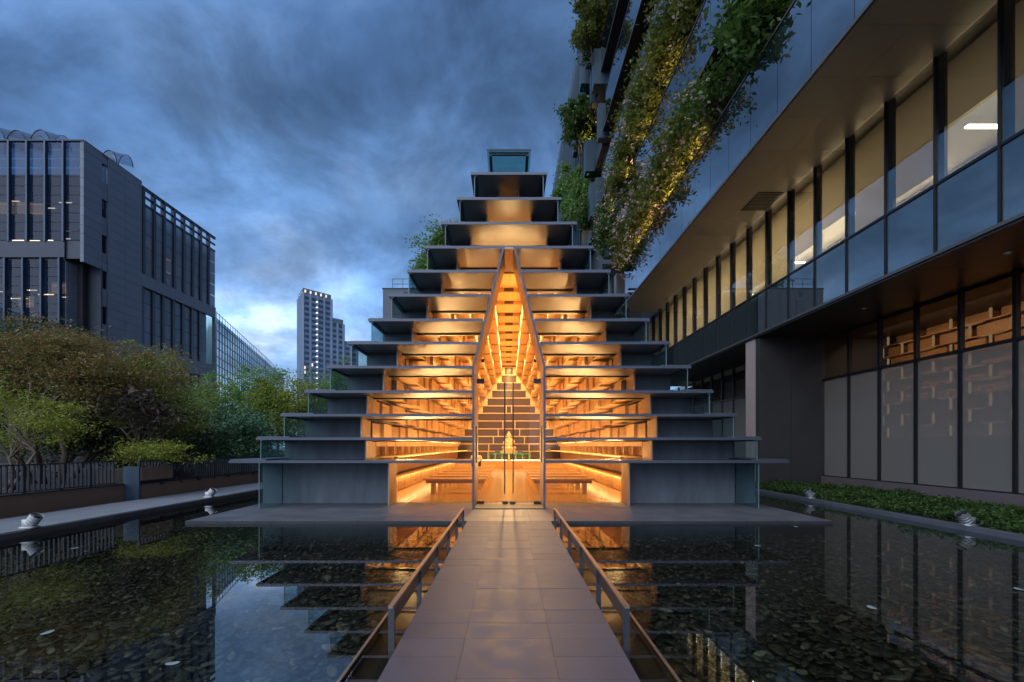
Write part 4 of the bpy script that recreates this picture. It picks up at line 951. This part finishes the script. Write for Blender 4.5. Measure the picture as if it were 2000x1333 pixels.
# upper storey: lower teal lights, tall windows, blinds, room
ZT_ = 7.07
for i in range(len(ys) - 1):
    a, b = ys[i] + .03, ys[i + 1] - .03
    box('lower_pane', M['teal_glass'], rbld, XW, XW + .012, a, b, ZLS + .14, ZT_ - .03); box('window_pane', M['win_glass'], rbld, XW, XW + .012, a, b, ZT_ + .03, ZUS - .02)
    box('mullion', M['rb_frame'], rbld, XW - .035, XW + .05, ys[i] - .02, ys[i] + .02, ZLS + .122, ZUS - .002)
    box('mullion_box', M['rb_frame'], rbld, XW + .06, XW + .13, ys[i + 1] - .13, ys[i + 1] + .02, ZLS + .122, ZUS - .002)
    raised = {8: 1.15, 9: .3, 11: .75, 12: .5, 14: .35}.get(i, 0)
    box('blind', M['blind'], rbld, XW + .14, XW + .15, a - .02, b - .09, ZT_ + .04 + raised, ZUS - .25)
    if i % 3 == 0: box('ceiling_light', M['tube'], rbld, XW + 1.3, XW + 2.6, (a + b) / 2 - .05, (a + b) / 2 + .05, 8.75, 8.79)
box('transom', M['rb_frame'], rbld, XW - .03, XW + .05, ys[0], YE, ZT_ - .029, ZT_ + .029); box('spandrel', M['rb_dark'], rbld, XW + .2, XW + .26, ys[0], YE, ZLS + .122, ZT_ + .11)
box('room_back', M['roomwall'], rbld, 13.0, 13.1, -6, YE, ZLS + .06, ZUS); box('room_ceiling', M['roomwall'], rbld, XW + .35, 12.99, -6, YE, ZUS - .2, ZUS - .1); box('room_floor', M['rb_dark'], rbld, XW + .27, 12.99, -6, YE, ZT_ - .5, ZT_ - .05); box('room_end', M['roomwall'], rbld, XW + .2, 13, YE - .1, YE, ZLS + .13, ZUS - .21)
# upper soffit of long metal panels, grille
for i in range(-5, 22):
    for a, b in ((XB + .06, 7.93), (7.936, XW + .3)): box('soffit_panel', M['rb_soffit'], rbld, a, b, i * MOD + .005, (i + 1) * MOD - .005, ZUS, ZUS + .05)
gr_ = box('soffit_grille', M['rb_frame'], rbld, 8.15, 9.0, 14.85, 16.0, ZUS - .012, ZUS - .004)
for i in range(12): box('slat', M['rb_soffit'], gr_, 8.18, 8.97, 14.9 + i * .09, 14.92 + i * .09, ZUS - .026, ZUS - .013)
# terraces: glass parapets in modules, planters behind, dark recess, repeated up the tower
LV = [ZUS + i * 4.82 for i in range(7)]
YT = [27.5, 30.5, 34, 33.0, 36, 38, 40]
for li, z in enumerate(LV):
    y_end = YT[li]; n0 = -4 if li < 3 else 2
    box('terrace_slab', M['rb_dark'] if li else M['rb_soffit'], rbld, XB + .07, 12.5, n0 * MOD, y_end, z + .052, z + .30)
    box('edge_strip', M['rb_edge'], rbld, XB - .01, XB + .055, n0 * MOD, y_end, z - .02, z + .06)
    for i in range(n0, int(y_end / MOD)):
        box('parapet_glass', M['blue_glass'], rbld, XB + .02, XB + .032, i * MOD + .008, (i + 1) * MOD - .008, z + .07, z + 2.24)
    box('parapet_rail', M['rb_edge'], rbld, XB - .005, XB + .06, n0 * MOD, int(y_end / MOD) * MOD, z + 2.245, z + 2.29)
    box('parapet_end', M['rb_dark'], rbld, XB + .04, XB + .9, int(y_end / MOD) * MOD + .02, int(y_end / MOD) * MOD + .10, z + .31, z + 2.24)
    box('planter', M['rb_dark'], rbld, XB + .3, XB + .95, n0 * MOD, y_end - .2, z + .31, z + 1.9)
    if li < 6: box('recess_wall', M['rb_dark'], rbld, XB + 3.2, XB + 3.4, n0 * MOD, y_end + 6, z + .31, LV[li + 1] + .05)
    box('terrace_pod', M['rb_edge'] if li == 0 else M['bluepanel'], rbld, XB - .25, XB + .55, y_end + .1, y_end + .75, z - .3, z + 2.2)
# far half of the tower: dark wall with projecting blue fins, roofline
box('far_body', M['rb_dark'], rbld, XB + .9, 14, 34.0, 78, 8, 40.6)
for i in range(24):
    y = 41.5 + i * 1.5
    box('facade_fin', M['bluepanel'], rbld, XB - .1, XB + .85, y, y + .22, 9, 41.0)
for i in range(6): box('far_floor_band', M['conc_dark'], rbld, XB + .2, XB + .88, 34, 77, LV[1] + i * 4.82 + .0 - .3, LV[1] + i * 4.82 + .5)
for li, (y, z) in enumerate(((33.5, 28.2), (37.2, 24.0), (39.5, 33.0), (44.0, 30.0), (35.0, 19.2))): box('terrace_pod', M['bluepanel'], rbld, XB - .5, XB + .6, y, y + 1.0, z, z + 2.6)
# room light behind the blinds, downlights hidden in the planters
area('room_light', (11.5, 20, 9.5), 1.8, 14, (0, 0, 0), 1050, (1.0, .80, .56)); area('room_light', (11.5, 7, 9.5), 1.8, 10, (0, 0, 0), 100, (1.0, .80, .56))
area('shelf_light', (12.3, 9.5, 5.3), .2, 13, (0, R(-35), 0), 50, (1.0, .74, .46))

# ------------------------------------------------------------------ plants on the terraces
M['lf_warm'] = leafmat('lf_warm', [(.12, .16, .03), (.17, .19, .04), (.10, .14, .03), (.19, .18, .04)], .35, .4)
M['lf_gloss'] = leafmat('lf_gloss', [(.06, .12, .03), (.09, .16, .035), (.12, .19, .045)], .3, .35)
M['blossom'] = leafmat('blossom', [(.62, .40, .38), (.70, .52, .48), (.58, .34, .34)], .3)
def shrub(label, y, z, ry, rz, mt, leaf, n, per, sd, flowers=0, x=6.9, rx=.72, base=None, asp=.42):
    r = np.random.default_rng(sd); zb = base if base is not None else z - rz * .6
    t = tree('hanging_shrub', label, 'shrub', (x + .35, y, zb), [((x, y, z), (rx, ry * .86, rz), int(n * .72)), ((x - .35, y - .1, z - rz * .5), (rx * .7, ry * .75, rz * .45), n // 5)], M[mt], M['bark_pale'], leaf, asp, .05, 3, sd, 'shrubs on the planted terraces', 18, int(per * 1.25), .21, .8)
    if flowers:
        u = r.normal(size=(flowers, 3)); u /= np.linalg.norm(u, axis=1)[:, None]
        C = np.array([x - .3, y, z - .2]) + u * np.array([rx, ry, rz]) * r.uniform(.9, 1.15, (flowers, 1)); C = np.repeat(C, 5, 0) + r.normal(size=(flowers * 5, 3)) * .045
        V, F = leafquads(C, .12, .7, .4, r); place(bpy.data.objects.new('blossoms', npmesh('blossoms', V, F, M['blossom'])), t)
for a in [
    ('warm lit flowering shrub over the far end of the lowest terrace parapet', 25.6, 13.2, 2.2, 1.7, 'lf_warm', .17, 80, 60, 41, 150),
    ('warm lit flowering shrub next to the end one on the lowest terrace', 22.4, 13.5, 1.9, 1.5, 'lf_warm', .17, 70, 60, 42, 110),
    ('yellow green flowering shrub midway along the lowest terrace', 19.4, 13.4, 1.6, 1.3, 'lf_warm', .16, 60, 60, 43, 60),
    ('leafy shrub with a few pink flowers midway up the lowest parapet', 16.8, 13.6, 1.3, 1.2, 'lf_warm', .16, 55, 55, 44, 45),
    ('sparse arching shrub on the lowest terrace before the dark gap', 15.2, 13.1, .9, .9, 'lf_gloss', .15, 34, 36, 45, 24),
    ('dark glossy shrub hanging on the lowest terrace near the top of the picture', 12.6, 13.7, 1.2, 1.5, 'lf_gloss', .19, 60, 55, 46, 0),
    ('pale flowering shrub on the second terrace above the shrine roofs', 31.0, 16.6, 2.4, 1.8, 'lf_gloss', .18, 70, 60, 47, 120),
    ('flowering shrub on the second terrace beside the pale one', 27.0, 18.2, 2.2, 2.0, 'lf_warm', .18, 75, 60, 48, 90),
    ('dense warm shrub high on the second terrace', 22.6, 18.8, 2.0, 1.7, 'lf_warm', .17, 70, 60, 49, 30),
    ('yellow green shrub at the top of the second terrace', 19.0, 18.9, 1.7, 1.6, 'lf_warm', .17, 65, 60, 50, 20),
    ]: shrub(*a, base=ZUS + 1.9 if a[2] < 15 else LV[1] + 1.9 if a[1] < 30 else LV[1] + .3)
shrub('round dark green tree on the upper far terrace against the dark facade', 39.0, 29.6, 2.3, 2.0, 'lf_gloss', .26, 80, 55, 51, 0, 6.2, 1.7, 26)
shrub('green tree on the far terrace leaning out over the sky', 44.0, 26.2, 2.6, 2.1, 'lf_green', .26, 80, 50, 52, 0, 5.9, 1.6, 23)
shrub('green bush low on the far facade just above the shrine roof', 40.0, 23.2, 2.6, 1.6, 'lf_green', .24, 70, 50, 53, 0, 6.2, 1.2, 21)
shrub('tree with lit yellow leaves at the top of the far terraces', 33.5, 32.6, 1.9, 1.8, 'lf_warm', .22, 70, 50, 54, 0, 6.0, 1.2, 29.5)
shrub('small dark bush hanging below the pods on the far facade', 37.0, 20.4, 1.5, 1.2, 'lf_gloss', .2, 40, 45, 55, 0, 6.4, .8, 18.5)
gold = (1.0, .62, .22)
area('planter_strip', (6.80, 21.5, ZUS + 2.30), .05, 12, (0, R(180) - R(25), 0), 32, gold); area('planter_strip', (6.80, 25, LV[1] + 2.30), .05, 14, (0, R(180) - R(25), 0), 32, gold)
for y, z in ((38.6, 27.5), (43.2, 24.0), (33.0, 30.6), (39.5, 21.4)): point('planter_uplight', (6.9, y, z), 16, gold, .03)
